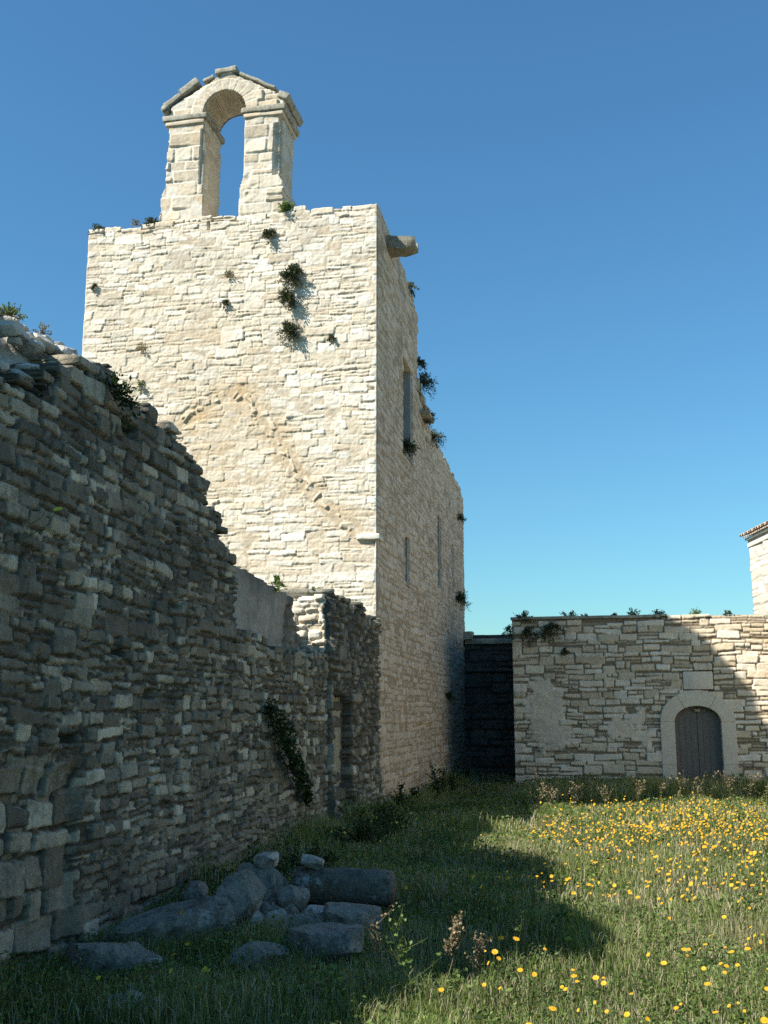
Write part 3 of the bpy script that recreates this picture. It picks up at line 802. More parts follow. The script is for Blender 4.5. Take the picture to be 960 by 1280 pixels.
# ------------------------------------------------------------------ court wall building with the arched door
court = empty('outbuilding', (1.2, YB + .4, 0), 'low flat topped stone building front with an arched grey door', 'building')
CX0 = -1.93
DX0, DX1, OX0, OX1 = 1.94, 3.02, 1.60, 3.36      # door opening and surround
DCX = (DX0 + DX1) / 2
def arch_pts(hw, zs, rise, n=18):
    """elliptical arch head from +hw to -hw"""
    return [(DCX + hw * math.cos(t), zs + rise * math.sin(t)) for t in np.linspace(0, math.pi, n)]
def build_court():
    m = Masonry(8.85, 4.35, .02, 101, warp=.02)
    tp = interp([(0, 4.0), (3.6, 4.0), (3.7, 4.18), (6.5, 4.14), (12, 4.16)])
    wob = np.random.default_rng(14).random(60) * .08 - .05
    top = lambda x: float(tp(x)) + (wob[int(np.clip(x / .25, 0, 59))] if x > 3.6 else 0)
    m.lay((.10, .23), (.2, .58), split=.32, top=top, jump=.13, depth=.040, bev=.014, off=.009, tilt=.04, gap=.014, skew=.08, rnd=.3)
    # plaster left over the lower left and middle
    n1 = m.n(.9) + .6 * m.n(.35) + .3 * m.n(.12)
    pl = np.exp(-((m.U - .55) / .75) ** 2 - ((m.V - 1.9) / 1.0) ** 2) + .9 * np.exp(-((m.U - 2.1) / 1.3) ** 2 - ((m.V - 1.35) / .55) ** 2) + .6 * np.exp(-((m.U - 3.2) / .5) ** 2 - ((m.V - 1.9) / .5) ** 2)
    pl = pl + .55 * np.exp(-((m.U - 4.5) / .5) ** 2 - ((m.V - 2.7) / .35) ** 2)
    pl = sstep(.70, .95, pl + 1.0 * n1 + .35 * m.n(.06))
    m.finish(mortar=.004, rough=.006, mvar=.02)
    lvl = .048 + .01 * m.n(.3) + .005 * m.n(.07)
    m.D = np.where(pl > 0, np.maximum(m.D, lvl * pl + (1 - pl) * m.D), m.D)
    m.joint *= 1 - pl; m.tone = m.tone * (1 - pl) + .6 * pl
    m.tint = m.tint * (1 - .8 * pl) + .3 * pl
    m.stain = pl * .45
    m.fade_edge('l', .05, .03)
    tv = np.array([top(x) for x in m.u])
    keep = ((m.cover | (m.V < tv[None, :] - .08)) & ((m.U > 3.65) | (m.V < 4.09))) | ((m.U < 3.65) & (m.V < 4.09))
    X = m.U + CX0
    hw = (OX1 - OX0) / 2 - .03
    op = (np.abs(X - DCX) < hw) & (m.V < 1.55) | ((((X - DCX) / hw) ** 2 + (np.maximum(m.V - 1.55, 0) / .74) ** 2 < 1) & (m.V >= 1.55))
    keep &= ~op
    keep &= ~((X > 2.18) & (X < 2.90) & (m.V > 2.325) & (m.V < 2.775))
    return m.mesh('front_wall', (CX0, YB, 0), X3, Z3, -Y3, [M['court']], keep, thick=.55, steps=2)
obj('front_wall', build_court(), court)
obj('footing', box_mesh('footing', (CX0 + .03, YB + .01, -.7), (1.55, YB + .5, .03), M['court'], .02, .03, 31, 3), court)
obj('footing', box_mesh('footing', (3.44, YB + .01, -.7), (6.9, YB + .5, .03), M['court'], .02, .03, 32, 3), court)
def surround():
    """moulded arch ring and jambs, cut into voussoirs by fine joints"""
    hw_o, hw_i = (OX1 - OX0) / 2, (DX1 - DX0) / 2
    outer = [(DCX + hw_o, -.5), (DCX + hw_o, .55), (DCX + hw_o, 1.05)] + arch_pts(hw_o, 1.56, .76, 26) + [(DCX - hw_o, 1.05), (DCX - hw_o, .55), (DCX - hw_o, -.5)]
    inner = [(DCX + hw_i, -.5), (DCX + hw_i, .55), (DCX + hw_i, 1.05)] + arch_pts(hw_i, 1.56, .38, 26) + [(DCX - hw_i, 1.05), (DCX - hw_i, .55), (DCX - hw_i, -.5)]
    return outer, inner
o_, i_ = surround()
cuts = [0, 1, 3, 11, 20, 28, 30, 31]
for a, b in zip(cuts, cuts[1:]):
    poly = o_[a:b + 1] + i_[a:b + 1][::-1]
    obj('door_surround', prism_mesh('door_surround', poly, (0, YB - .075, 0), X3, Z3, -Y3, .42, M['dressed'], .012), court)
obj('coping_slab', box_mesh('coping_slab', (CX0 - .03, YB - .07, 4.092), (1.72, YB + .5, 4.165), M['coping'], .015, .012, 77, 3, .4), court)
hw_i = (DX1 - DX0) / 2 + .02
def leaf(sgn):
    h = [(DCX + sgn * .004, -.45), (DCX + sgn * hw_i, -.45)] + [(DCX + sgn * hw_i * math.cos(t), 1.56 + .39 * math.sin(t)) for t in np.linspace(0, math.pi / 2 - .008, 10)]
    return h if sgn > 0 else h[::-1]
for s in (-1, 1):
    d = obj('door', prism_mesh('door', leaf(s), (0, YB + .13, 0), X3, Z3, -Y3, .06, M['door'], .006), court)
    for k in range(1, 4):
        x = DCX + s * hw_i * k / 4
        obj('batten', box_mesh('batten', (x - .006, YB + .122, -.4), (x + .006, YB + .135, 1.66), M['door'], .002), d)
obj('door_lamp', box_mesh('door_lamp', (2.42, YB + .05, 1.80), (2.56, YB + .128, 1.87), M['metal'], .02), court)
pq = obj('plaque', box_mesh('plaque', (2.19, YB - .055, 2.335), (2.89, YB + .2, 2.765), M['dressed'], .012, .003, 3, 1, .9), court)
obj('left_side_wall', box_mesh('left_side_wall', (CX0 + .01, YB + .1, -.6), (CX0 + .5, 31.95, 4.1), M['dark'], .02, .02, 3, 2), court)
obj('flat_roof', box_mesh('flat_roof', (CX0 + .02, YB + .08, 3.9), (4.4, 31.9, 4.135), M['coping'], .015, .01, 4, 2), court)
obj('back_wall', box_mesh('back_wall', (CX0 + .5, 31.4, -.6), (4.4, 31.88, 3.88), M['court'], .02, .02, 8, 2), court)
obj('right_side_wall', box_mesh('right_side_wall', (3.9, YB + .56, -.6), (4.39, 31.38, 3.88), M['court'], .02, .02, 9, 2), court)
obj('inner_backing', box_mesh('inner_backing', (CX0 + .52, YB + .36, -.6), (6.9, YB + .56, 3.88), M['inside'], .01), court)

# dark cross wall closing the gap behind
rear = empty('cross_wall', (-2.9, 32.2, 0), 'dark mossy stone wall closing the narrow gap beside the church', 'wall')
def build_rear():
    m = Masonry(2.1, 4.1, .03, 111, warp=.025)
    m.lay((.22, .36), (.4, .8), split=.2, depth=.05, bev=.03, off=.02, tilt=.05, gap=.02, skew=.05, jump=.05)
    m.finish(mortar=.005, rough=.01, mvar=.02)
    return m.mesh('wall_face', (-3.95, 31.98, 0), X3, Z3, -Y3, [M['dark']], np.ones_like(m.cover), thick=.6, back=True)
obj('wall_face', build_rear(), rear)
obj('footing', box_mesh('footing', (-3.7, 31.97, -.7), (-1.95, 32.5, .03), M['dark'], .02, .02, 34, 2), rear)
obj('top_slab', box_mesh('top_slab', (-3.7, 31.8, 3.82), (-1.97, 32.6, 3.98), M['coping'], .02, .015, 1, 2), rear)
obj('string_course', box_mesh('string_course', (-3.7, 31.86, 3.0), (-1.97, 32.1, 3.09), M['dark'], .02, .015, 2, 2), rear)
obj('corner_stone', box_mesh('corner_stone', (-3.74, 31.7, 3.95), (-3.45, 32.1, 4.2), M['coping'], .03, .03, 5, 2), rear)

# ------------------------------------------------------------------ house behind on the right
A = .1918
hd = np.array([math.sin(A), -math.cos(A), 0]); hp = np.array([math.cos(A), math.sin(A), 0])
HQ = np.array([5.27, 36., 0])
house = empty('house', tuple(HQ), 'whitewashed stone house with a terracotta tiled eave behind the right end of the court wall', 'house')
def build_house_wall():
    m = Masonry(25.0, 7.2, .045, 121, warp=.02, resv=.03)  # wall run on out of view, added to bounce sunlight onto shaded walls
    m.lay((.2, .34), (.4, .9), split=.3, depth=.022, bev=.016, off=.008, tilt=.03, gap=.014, skew=.08, jump=.08)
    m.finish(mortar=.008, rough=.004, mvar=.012)
    return m.mesh('front_wall', HQ, hd, Z3, -hp, [M['white_house']], np.ones_like(m.cover), thick=.4)
obj('front_wall', build_house_wall(), house)
def along(u, w, z): return HQ + hd * u + hp * w + Z3 * z
def obox(name, u0, u1, w0, w1, z0, z1, mat, bevel=.012):
    me = box_mesh(name, (u0, w0, z0), (u1, w1, z1), mat, bevel)
    Mx = Matrix(((hd[0], hp[0], 0, HQ[0]), (hd[1], hp[1], 0, HQ[1]), (0, 0, 1, 0), (0, 0, 0, 1)))
    me.transform(Mx); me.flip_normals()
    return me
obj('end_wall', obox('end_wall', 0.0, .4, .42, 6, -.6, 7.15, M['white_house']), house)
obj('rear_wall', obox('rear_wall', .42, 25, 5.6, 6, -.6, 7.15, M['white_house']), house)
obj('near_wall', obox('near_wall', 24.6, 25.0, .42, 5.58, -.6, 7.15, M['white_house']), house)
cn = obj('cornice', obox('cornice', -.05, 25.0, -.06, .3, 7.14, 7.28, M['white_house'], .02), house)
obj('upper_moulding', obox('upper_moulding', -.09, 25.0, -.12, .3, 7.38, 7.45, M['white_house'], .02), cn)
obj('dentil_band', obox('dentil_band', -.05, 25.0, -.03, .3, 7.285, 7.375, M['reveal'], .005), cn)
def tiles():
    V = []; Q = []; T = []
    slope = math.tan(R(20)); rng = np.random.default_rng(8)
    r = .095; n = 8
    for i in range(129):
        u = -.10 + i * .195
        for j in range(7):
            w0 = -.24 + j * .42 + (rng.random() - .5) * .04; w1 = w0 + .5
            up = i % 2
            b = len(V)
            for w, rad in ((w0, r * 1.05), (w1, r * .85)):
                for k in range(n + 1):
                    a = math.pi * k / n
                    for rr_ in (rad, rad - .016):
                        V.append(along(u + rr_ * math.cos(a), w, 7.50 + (w + .24) * slope + rr_ * math.sin(a) * .9 + (.02 if w == w0 else 0)))
            s = 2 * (n + 1)
            for k in range(n):
                o = b + 2 * k
                Q += [(o, o + 2, o + 2 + s, o + s), (o + 1, o + 1 + s, o + 3 + s, o + 3), (o, o + 1, o + 3, o + 2)]
    return make_mesh('tile_rows', V, Q, mats=[M['tile']], smooth=False)
rf = obj('roof', obox('roof', -.1, 25.0, -.18, 3.1, 7.455, 7.50, M['tile'], .004), house)
# tilt the roof deck with the tiles
for v in rf.data.vertices:
    w = (np.array(v.co)) @ hp
    v.co.z += max(0, w + .18) * math.tan(R(20))
obj('tile_rows', tiles(), rf)

# ------------------------------------------------------------------ fallen stones
def rock(name, loc, size, seed, label, cat='stone', rot=(0, 0, 0), group=None, cuts=26, nz=.035, mat='rock', tone=.3, sub=4):
    me = rock_mesh(name, size, seed, M[mat], sub, cuts, nz, tone)
    o = bpy.data.objects.new(name, me); link(o)
    o.location = loc; o.rotation_euler = rot
    return tag(o, label, cat, group)
GRK = 'fallen stones at the foot of the left wall'
rock('fallen_slab', (-3.15, 7.8, .15), (.60, .28, .17), 1, 'long leaning grey slab, biggest of the fallen stones by the wall', rot=(R(8), R(-14), R(28)), group=GRK, cuts=22, nz=.03)
rock('boulder', (-2.75, 8.25, .26), (.26, .24, .28), 2, 'upright pointed boulder behind the long leaning slab', rot=(.2, .1, .6), group=GRK)
rock('rubble_heap_stone', (-2.78, 9.0, .24), (.30, .27, .24), 3, 'rough grey boulder high in the rubble heap against the wall', rot=(.1, .3, 1.2), group=GRK, nz=.05)
rock('rubble_stone', (-2.76, 8.95, .50), (.13, .11, .09), 4, 'small white stone crowning the rubble heap', group=GRK, tone=1)
rock('rubble_stone', (-2.40, 9.13, .47), (.14, .11, .07), 5, 'small pale flat stone lying on the left end of the round column shaft', rot=(0, .2, .4), group=GRK, tone=1)
rock('rubble_stone', (-2.42, 8.6, .26), (.17, .14, .12), 6, 'grey angular stone low at the right of the rubble heap', rot=(.2, 0, .9), group=GRK)
rock('rubble_stone', (-3.42, 9.0, .15), (.16, .14, .17), 7, 'upright grey stone leaning on the wall left of the heap', rot=(.3, 0, .2), group=GRK)
rock('rubble_stone', (-2.15, 8.45, .17), (.13, .11, .09), 8, 'small pale stone between the heap and the squared block', group=GRK, tone=1)
rock('squared_block', (-1.84, 8.2, .13), (.27, .22, .20), 9, 'squared stone block at the right end of the fallen stones', rot=(0, .08, .35), group=GRK, cuts=14, nz=.02)
rock('flat_stone', (-1.88, 7.55, .13), (.34, .24, .15), 10, 'low flat topped stone in the grass in front of the squared block', rot=(.05, -.04, -.2), group=GRK, cuts=18, nz=.02)
rock('flat_stone', (-2.28, 7.25, .10), (.26, .2, .13), 11, 'flat grey stone half sunk in grass before the leaning slab', rot=(0, .05, .5), group=GRK)
rock('flat_stone', (-3.18, 6.95, .10), (.40, .25, .17), 12, 'broad half buried stone below the left end of the leaning slab', rot=(.05, .1, .2), group=GRK)
rock('flat_stone', (-2.62, 6.05, .06), (.26, .2, .12), 13, 'pale stone top showing in the grass at the bottom edge', rot=(0, 0, .4), group=GRK, tone=.9)
rock('flat_stone', (-2.1, 8.15, .12), (.24, .15, .12), 14, 'low worn stone wedged left of the squared block', rot=(0, .1, .2), group=GRK)
rock('flat_stone', (-1.6, 12.6, .05), (.35, .3, .1), 15, 'flat pale stone lying in the shaded meadow', rot=(0, 0, .7), group=GRK)
rb = np.random.default_rng(17)
for i in range(90):
    a = rb.uniform(0, 1)
    x, y = -2.95 + a * 1.0 + rb.normal(0, .12), 9.0 - .7 * a + rb.normal(0, .25)
    z = .06 + .22 * max(0, 1 - abs(x + 2.7) / .55) * rb.random()
    s_ = rb.uniform(.04, .12)
    rock('rubble_stone', (x, y, z), (s_ * 1.3, s_, s_ * .8), 400 + i, 'small broken stone in the heap between the leaning slab and the wall', rot=(rb.uniform(0, 1), rb.uniform(0, 1), rb.uniform(0, 6)), group=GRK, tone=rb.uniform(.3, 1.), sub=3, cuts=12)
def drum():
    bm = bmesh.new()
    bmesh.ops.create_cone(bm, cap_ends=True, segments=28, radius1=.155, radius2=.145, depth=.86)
    bmesh.ops.bevel(bm, geom=[e for e in bm.edges if e.calc_face_angle(0) > 1], offset=.02, segments=2, affect='EDGES')
    bmesh.ops.subdivide_edges(bm, edges=[e for e in bm.edges if e.calc_length() > .3], cuts=8)
    for v in bm.verts: v.co += mnoise.noise_vector(v.co * 6) * .018
    me = bpy.data.meshes.new('column_shaft'); bm.to_mesh(me); bm.free(); me.materials.append(M['rock'])
    for p in me.polygons: p.use_smooth = True
    o = bpy.data.objects.new('column_shaft', me); link(o)
    o.location = (-2.12, 9.15, .28); o.rotation_euler = (R(90), 0, R(84))
    tag(o, 'broken round column shaft lying behind the squared block', 'column', GRK)
drum()

# ------------------------------------------------------------------ plants
def leaves(P, Nn, L, W, tone, rng, fold=.25):
    """diamond leaves: P base points, Nn directions, lengths, widths -> verts, quads"""
    n = len(P)
    a = rng.normal(0, 1, (n, 3)); side = np.cross(Nn, a); side /= np.linalg.norm(side, axis=1, keepdims=True) + 1e-9
    nor = np.cross(side, Nn)
    L = L[:, None]; W = W[:, None]
    m = P + Nn * L * .5 + nor * L * fold * .3
    V = np.stack([P, m + side * W * .5, P + Nn * L, m - side * W * .5], 1)
    Q = np.arange(4 * n).reshape(n, 4)
    return V.reshape(-1, 3), Q, np.repeat(tone, 4)

def tubes(paths, rad, sides=4):
    V = []; Q = []; n0 = 0
    for P, r in zip(paths, rad):
        P = np.asarray(P, float); k = len(P)
        t = np.gradient(P, axis=0); t /= np.linalg.norm(t, axis=1, keepdims=True) + 1e-9
        ref = np.array([.3, .5, .81]); s = np.cross(t, ref); s /= np.linalg.norm(s, axis=1, keepdims=True) + 1e-9
        b = np.cross(t, s)
        rr_ = np.linspace(r, r * .45, k)[:, None]
        for j in range(sides):
            a = 2 * math.pi * j / sides
            V.append(P + (s * math.cos(a) + b * math.sin(a)) * rr_)
        for j in range(sides):
            j2 = (j + 1) % sides
            i = np.arange(k - 1)
            Q.append(np.stack([n0 + j * k + i, n0 + j2 * k + i, n0 + j2 * k + i + 1, n0 + j * k + i + 1], -1))
        n0 += k * sides
    return np.concatenate(V), np.concatenate(Q)

def unit(a): return a / (np.linalg.norm(a, axis=-1, keepdims=True) + 1e-9)

def tuft(name, c, nrm, r, label, cat='plant', group=None, mat='caper', leaf=(.045, .024), n=260, seed=0, stems=10, droop=.3, parts=True, smat='dry', sq=(1, 1, 1)):
    """a wall plant: woody stems fanning out of a crack and leaves along them"""
    rng = np.random.default_rng(seed + 1000)
    c = np.array(c, float); nrm = unit(np.array(nrm, float)); sq = np.array(sq)
    if mat == 'caper': n = int(n * 2.2); stems = int(stems * 1.5)
    elif mat == 'green': n = int(n * 1.5)
    paths = []; P = []; Dv = []
    for i in range(stems):
        d = unit(nrm * rng.uniform(.35, 1.1) + rng.normal(0, .75, 3)); d = unit(d * sq)
        if d @ nrm < .05: d = unit(d + nrm * (.1 - d @ nrm))
        L = r * rng.uniform(.65, 1.15)
        t = np.linspace(0, 1, 6)[:, None]
        path = c + d * L * t + np.array([0, 0, -1]) * droop * L * t ** 2
        paths.append(path)
        m = n // stems
        k = rng.random(m) ** .6
        base = c + d * L * k[:, None] + np.array([0, 0, -1]) * droop * L * k[:, None] ** 2 + rng.normal(0, r * .09, (m, 3))
        P.append(base); Dv.append(unit(d + rng.normal(0, .7, (m, 3)) + [0, 0, .25]))
    P = np.concatenate(P); Dv = np.concatenate(Dv); m = len(P)
    V, Q, T = leaves(P, Dv, rng.uniform(.6, 1.3, m) * leaf[0], rng.uniform(.7, 1.2, m) * leaf[1], rng.random(m), rng)
    Vs, Qs = tubes(paths, [max(.004, r * .018)] * len(paths), 3)
    if parts:
        e = empty(name, tuple(c), label, cat, group)
        obj('leaves', make_mesh('leaves', V, Q, mats=[M[mat]], smooth=False, attrs={'tone': T}), e)
        obj('stems', make_mesh('stems', Vs, Qs, mats=[M[smat]], attrs={'tone': np.full(len(Vs), .4)}), e)
        return e
    VV = np.concatenate([V, Vs]); QQ = np.concatenate([Q, Qs + len(V)])
    me = make_mesh(name, VV, QQ, mats=[M[mat], M[smat]], smooth=False, attrs={'tone': np.concatenate([T, np.full(len(Vs), .4)])}, matidx=np.concatenate([np.zeros(len(Q)), np.ones(len(Qs))]))
    return tag(obj(name, me, None, tuple(c)), label, cat, group)

GF = 'plants rooted in the church walls'
FN = (0, -1, .25)
yf = YF - .03
tuft('caper_bush', (-5.42, yf, 10.12), FN, .26, 'largest and highest of the three caper bushes in a column on the church front', group=GF, n=700, stems=26, seed=1)
tuft('caper_bush', (-5.46, yf, 9.64), FN, .24, 'middle of the three caper bushes in a column on the church front', group=GF, n=520, stems=22, seed=2)
tuft('caper_bush', (-5.45, yf, 8.98), FN, .22, 'lowest of the three caper bushes in a column on the church front', group=GF, n=480, stems=20, seed=3)
tuft('wall_weed', (-5.91, yf, 10.98), FN, .16, 'small green weed high on the church front left of the gable foot plant', group=GF, n=240, stems=14, seed=4)
tuft('wall_weed', (-5.55, yf + .05, 11.48), (0, -.6, 1), .21, 'bright green weed at the right foot of the bell gable', group=GF, n=380, stems=18, seed=5, mat='green')
tuft('wall_weed', (-6.69, yf, 10.24), FN, .12, 'sparse dry weed in a crack in the middle of the upper church front', group=GF, n=70, stems=9, seed=6, mat='dry')
tuft('wall_weed', (-6.76, yf, 9.63), FN, .09, 'tiny dull weed growing from the small hole on the front', group=GF, n=70, stems=8, seed=7)
tuft('wall_weed', (-8.47, yf, 8.84), FN, .14, 'brown dry tuft in a dark hole at the left of the church front', group=GF, n=60, stems=12, seed=8, mat='dry')
tuft('wall_weed', (-8.48, yf, 8.08), FN, .12, 'small bright green weed just above the dark wall on the church front', group=GF, n=90, stems=9, seed=9, mat='green')
tuft('wall_weed', (-4.62, yf, 8.77), FN, .07, 'tiny dark tuft right of the lowest caper bush', group=GF, n=70, stems=7, seed=10, parts=False)
tuft('wall_weed', (-9.55, yf, 10.19), FN, .07, 'tiny tuft near the left edge of the church front', group=GF, n=50, stems=6, seed=11, parts=False)
tuft('roof_weed', (-9.58, YF + .1, 11.44), (0, -.4, 1), .20, 'dark weed on the left top corner of the church front', group=GF, n=260, stems=16, seed=12)
tuft('roof_weed', (-8.77, YF + .1, 11.52), (0, -.4, 1), .15, 'thin brownish weed on the church top between two green ones', group=GF, n=120, stems=14, seed=13, mat='dry')
tuft('roof_weed', (-8.42, YF + .1, 11.50), (0, -.4, 1), .19, 'green weed on the church top beside the left foot of the bell gable', group=GF, n=260, stems=16, seed=14)
SN = (1, -.2, .3)
xs = XW + .03
tuft('caper_bush', (xs, 21.55, 7.32), SN, .28, 'dark bush on the sill of the tall window in the church side', group=GF, n=480, stems=22, seed=15)
tuft('caper_bush', (xs + .05, 23.7, 9.42), SN, .34, 'spiky dark bush where the tower meets the lower nave wall', group=GF, n=560, stems=22, seed=16)
tuft('caper_bush', (xs, 23.45, 9.85), SN, .18, 'small dark bush just above the spiky one behind the tall window', group=GF, n=260, stems=14, seed=17)
tuft('caper_bush', (xs, 24.2, 8.78), SN, .28, 'brownish bush under the ragged stones at the nave top', group=GF, n=320, stems=18, seed=18)
tuft('caper_bush', (xs, 25.6, 8.58), SN, .30, 'dark bush near the nave top right of the ragged stones', group=GF, n=320, stems=18, seed=19)
tuft('caper_bush', (xs, 30.15, 5.0), SN, .40, 'dark bush under the far slit window of the church side', group=GF, n=420, stems=20, seed=20)
tuft('roof_weed', (xs - .06, 22.35, 11.30), (1, 0, .6), .20, 'green weed on the top edge of the tower side', group=GF, n=260, stems=14, seed=21)
tuft('caper_bush', (xs, 30.9, 7.5), SN, .22, 'dark tuft in a hole high at the far end of the nave', group=GF, n=200, stems=12, seed=22)
tuft('caper_bush', (xs, 28.0, 2.2), SN, .20, 'small dark tuft in a hole low on the far church side', group=GF, n=200, stems=12, seed=23)
GC = 'plants on the court wall'
for i, (x, z, r, up, lab, n) in enumerate((
        (-1.62, 4.12, .26, 1, 'bushy weed on the left top corner of the court wall', 360),
        (-2.0, 3.86, .17, 0, 'dark tuft on the left edge of the court wall below its corner', 220),
        (-1.48, 3.80, .24, 0, 'dark trailing plant hanging under the left top corner of the court wall', 320),
        (-.98, 3.92, .32, 0, 'largest dark plant hanging from the top of the court wall', 520),
        (-.50, 4.16, .24, 1, 'upright green weed on the court wall top right of the largest hanging plant', 220),
        (-.10, 4.10, .14, 1, 'small low weed on the court wall top left of the twin sprout', 140),
        (1.07, 4.16, .22, 1, 'leafy sprout standing on the middle of the court wall top', 200),
        (.62, 4.15, .10, 1, 'tiny weed on the court wall top left of the leafy sprout', 80),
        (1.72, 4.14, .20, 1, 'low spreading weed on the court wall top at the shadow edge', 220),
        (2.62, 4.14, .20, 1, 'pale green weed on the sunlit top of the court wall above the plaque', 200),
        (3.35, 4.16, .11, 1, 'small weed on the sunlit court wall top near the house', 90),
        (-.62, 3.30, .10, 0, 'tiny dark tuft in a joint below the largest hanging plant', 90))):
    tuft('wall_weed', (x, YB + (.12 if up else -.05), z), (0, -.2, 1) if up else (0, -1, -.3), r, lab, group=GC, n=n, stems=16, seed=40 + i, mat='green' if lab.startswith(('upright', 'leafy', 'pale')) else 'caper',
         droop=.2 if up else .6, sq=(1, .6, 1.2) if not up else (1, 1, 1))

GL = 'plants on the left ruined wall'
tuft('wall_weed', (XW + .05, 7.62, 4.22), (1, 0, .4), .22, 'dark green weed in a gap near the top of the left wall', group=GL, n=300, stems=14, seed=60, mat='ivy')
for i, (y, x, z, r, mt, lab) in enumerate(((6.45, -4.3, 4.62, .28, 'dry', 'dry straw coloured weed on the sunlit crest at the left edge'),
                                        (6.75, -4.15, 4.6, .22, 'green', 'broad green weed on the sunlit wall crest at the left edge'),
                                        (7.15, -4.35, 4.75, .26, 'green', 'green weed further right on the sunlit wall crest'),
                                        (7.5, -4.3, 4.75, .2, 'dry', 'dry tuft near the right end of the sunlit wall crest'))):
    tuft('crest_weed', (x, y, z + .02), (0, 0, 1), r * .42, lab, group=GL, n=110, stems=16, leaf=(.028, .013), seed=62 + i, mat=mt, droop=.1)
tuft('wall_weed', (-4.1, 13.6, 3.42), (0.3, -.3, 1), .16, 'small green weed above the plaster at the sunlit end face', group=GL, n=160, stems=12, seed=70, mat='green')
tuft('wall_weed', (-4.0, 15.1, 3.46), (0.3, -.3, 1), .16, 'small green weed on top of the sunlit end face', group=GL, n=160, stems=12, seed=71, mat='green')

def hanging(name, pts, width, n, label, seed):
    rng = np.random.default_rng(seed)
    pts = np.array(pts, float)
    t = rng.random(n); seg = np.linspace(0, 1, len(pts))
    c = np.stack([np.interp(t, seg, pts[:, k]) for k in range(3)], 1)
    w = width * (np.interp(t, [0, .25, .6, 1], [.45, 1, .8, .35]))[:, None]
    P = c + rng.normal(0, 1, (n, 3)) * w * np.array([.45, .75, .5]) + [.06, 0, 0]
    D = unit(rng.normal(0, .6, (n, 3)) + [.6, .2, -.5])
    V, Q, T = leaves(P, D, rng.uniform(.04, .075, n), rng.uniform(.03, .055, n), rng.random(n), rng)
    e = empty(name, tuple(pts[0]), label, 'plant', GL)
    obj('leaves', make_mesh('leaves', V, Q, mats=[M['ivy']], smooth=False, attrs={'tone': T}), e)
    Vs, Qs = tubes([pts + rng.normal(0, .03, pts.shape) for _ in range(5)], [.008] * 5)
    obj('stems', make_mesh('stems', Vs, Qs, mats=[M['stem']], attrs={'tone': np.full(len(Vs), .2)}), e)
hanging('hanging_plant', [(XW + .08, 11.75, 1.85), (XW + .12, 12.1, 1.55), (XW + .14, 12.5, 1.22), (XW + .12, 13.0, .95), (XW + .08, 13.5, .62)], .13, 900, 'long dark green plant trailing down the left wall', 80)

# ------------------------------------------------------------------ meadow
def density_pts(n, f, lo, hi, rng):
    P = []
    k = 0
    while k < n:
        p = rng.uniform(lo, hi, (n, 2)); p = p[rng.random(n) < f(p[:, 0], p[:, 1])]
        P.append(p); k += len(p)
    return np.concatenate(P)[:n]
def inside(x, y):
    a = (x > XW + .05) & (y < 32) & ~((x > CX0 - .05) & (y > YB - .1))
    # frustum of the picture with a margin for a side step
    hdg = .1916
    yy = y * math.cos(hdg) - x * math.sin(hdg) + .6; xx = x * math.cos(hdg) + y * math.sin(hdg)
    return a & (np.abs(xx) < yy * .44 + 1.2)
pn = np.random.default_rng(99).random((64, 64))
def patch(x, y, s=1.0):
    u = (x / s + 200) ; v = (y / s + 200)
    i, j = np.floor(u).astype(int), np.floor(v).astype(int); fx, fy = u - i, v - j
    fx = fx * fx * (3 - 2 * fx); fy = fy * fy * (3 - 2 * fy)
    g = lambda a, b: pn[a % 64, b % 64]
    return (g(i, j) * (1 - fx) + g(i + 1, j) * fx) * (1 - fy) + (g(i, j + 1) * (1 - fx) + g(i + 1, j + 1) * fx) * fy

def height(x, y):
    """grass height: short in the middle of the meadow, tall along walls and the far edge"""
    h = .10 + .16 * patch(x, y, .9) + .12 * patch(x + 30, y, .35)
    h += .22 * np.exp(-((x - XW) / .5) ** 2) * (y > 9.5) - .10 * sstep(16, 22, y) - .08 * (np.clip(patch(x + 5, y - 8, 1.3) - .55, 0, 1) * 2)
    h = np.maximum(h, .07) + .30 * sstep(.1, .8, y - (18.6 + .87 * (x - XW))) * sstep(-2.2, -1.0, x)
    return h

def grass_mesh(n, lo, hi, seed, wid, hs=1., f=None, tshift=.09, straw=.32):
    rng = np.random.default_rng(seed)
    p = density_pts(n, (lambda x, y: inside(x, y) * (f(x, y) if f else 1.)), lo, hi, rng)
    x, y = p.T; n = len(x)
    h = height(x, y) * hs * rng.uniform(.45, 1.25, n)
    az = rng.uniform(0, 2 * math.pi, n); lean = np.abs(rng.normal(0, .33, n)) + .06
    d = np.stack([np.cos(az), np.sin(az), np.zeros(n)], 1)
    fa = az + rng.normal(0, .6, n) + math.pi / 2
    s = np.stack([np.cos(fa), np.sin(fa), np.zeros(n)], 1) * (wid * rng.uniform(.6, 1.4, n))[:, None]
    b = np.stack([x, y, gz(x, y) - .01], 1)
    up = np.array([0, 0, 1.])
    H = h[:, None]; Ln = lean[:, None]
    m1 = b + up * H * .5 + d * H * Ln * .25
    m2 = b + up * H * .82 + d * H * Ln * .62
    t = b + up * H * (1 - .25 * Ln) + d * H * Ln * 1.15
    V = np.stack([b - s * .5, b + s * .5, m1 + s * .5, m1 - s * .5, m2 + s * .32, m2 - s * .32, t], 1).reshape(-1, 3)
    k = np.arange(n) * 7
    Q = np.concatenate([np.stack([k, k + 1, k + 2, k + 3], 1), np.stack([k + 3, k + 2, k + 4, k + 5], 1)])
    T = np.stack([k + 5, k + 4, k + 6], 1)
    tone = np.clip(.1 + .55 * patch(x + 7, y + 3, .55) + rng.normal(0, .13, n) + tshift, 0, .84)
    st = rng.random(n) < straw * (.3 + 1.6 * patch(x - 11, y, .8))
    tone = np.where(st, rng.uniform(.85, 1, n), tone)
    return V, Q, T, np.repeat(tone, 7)

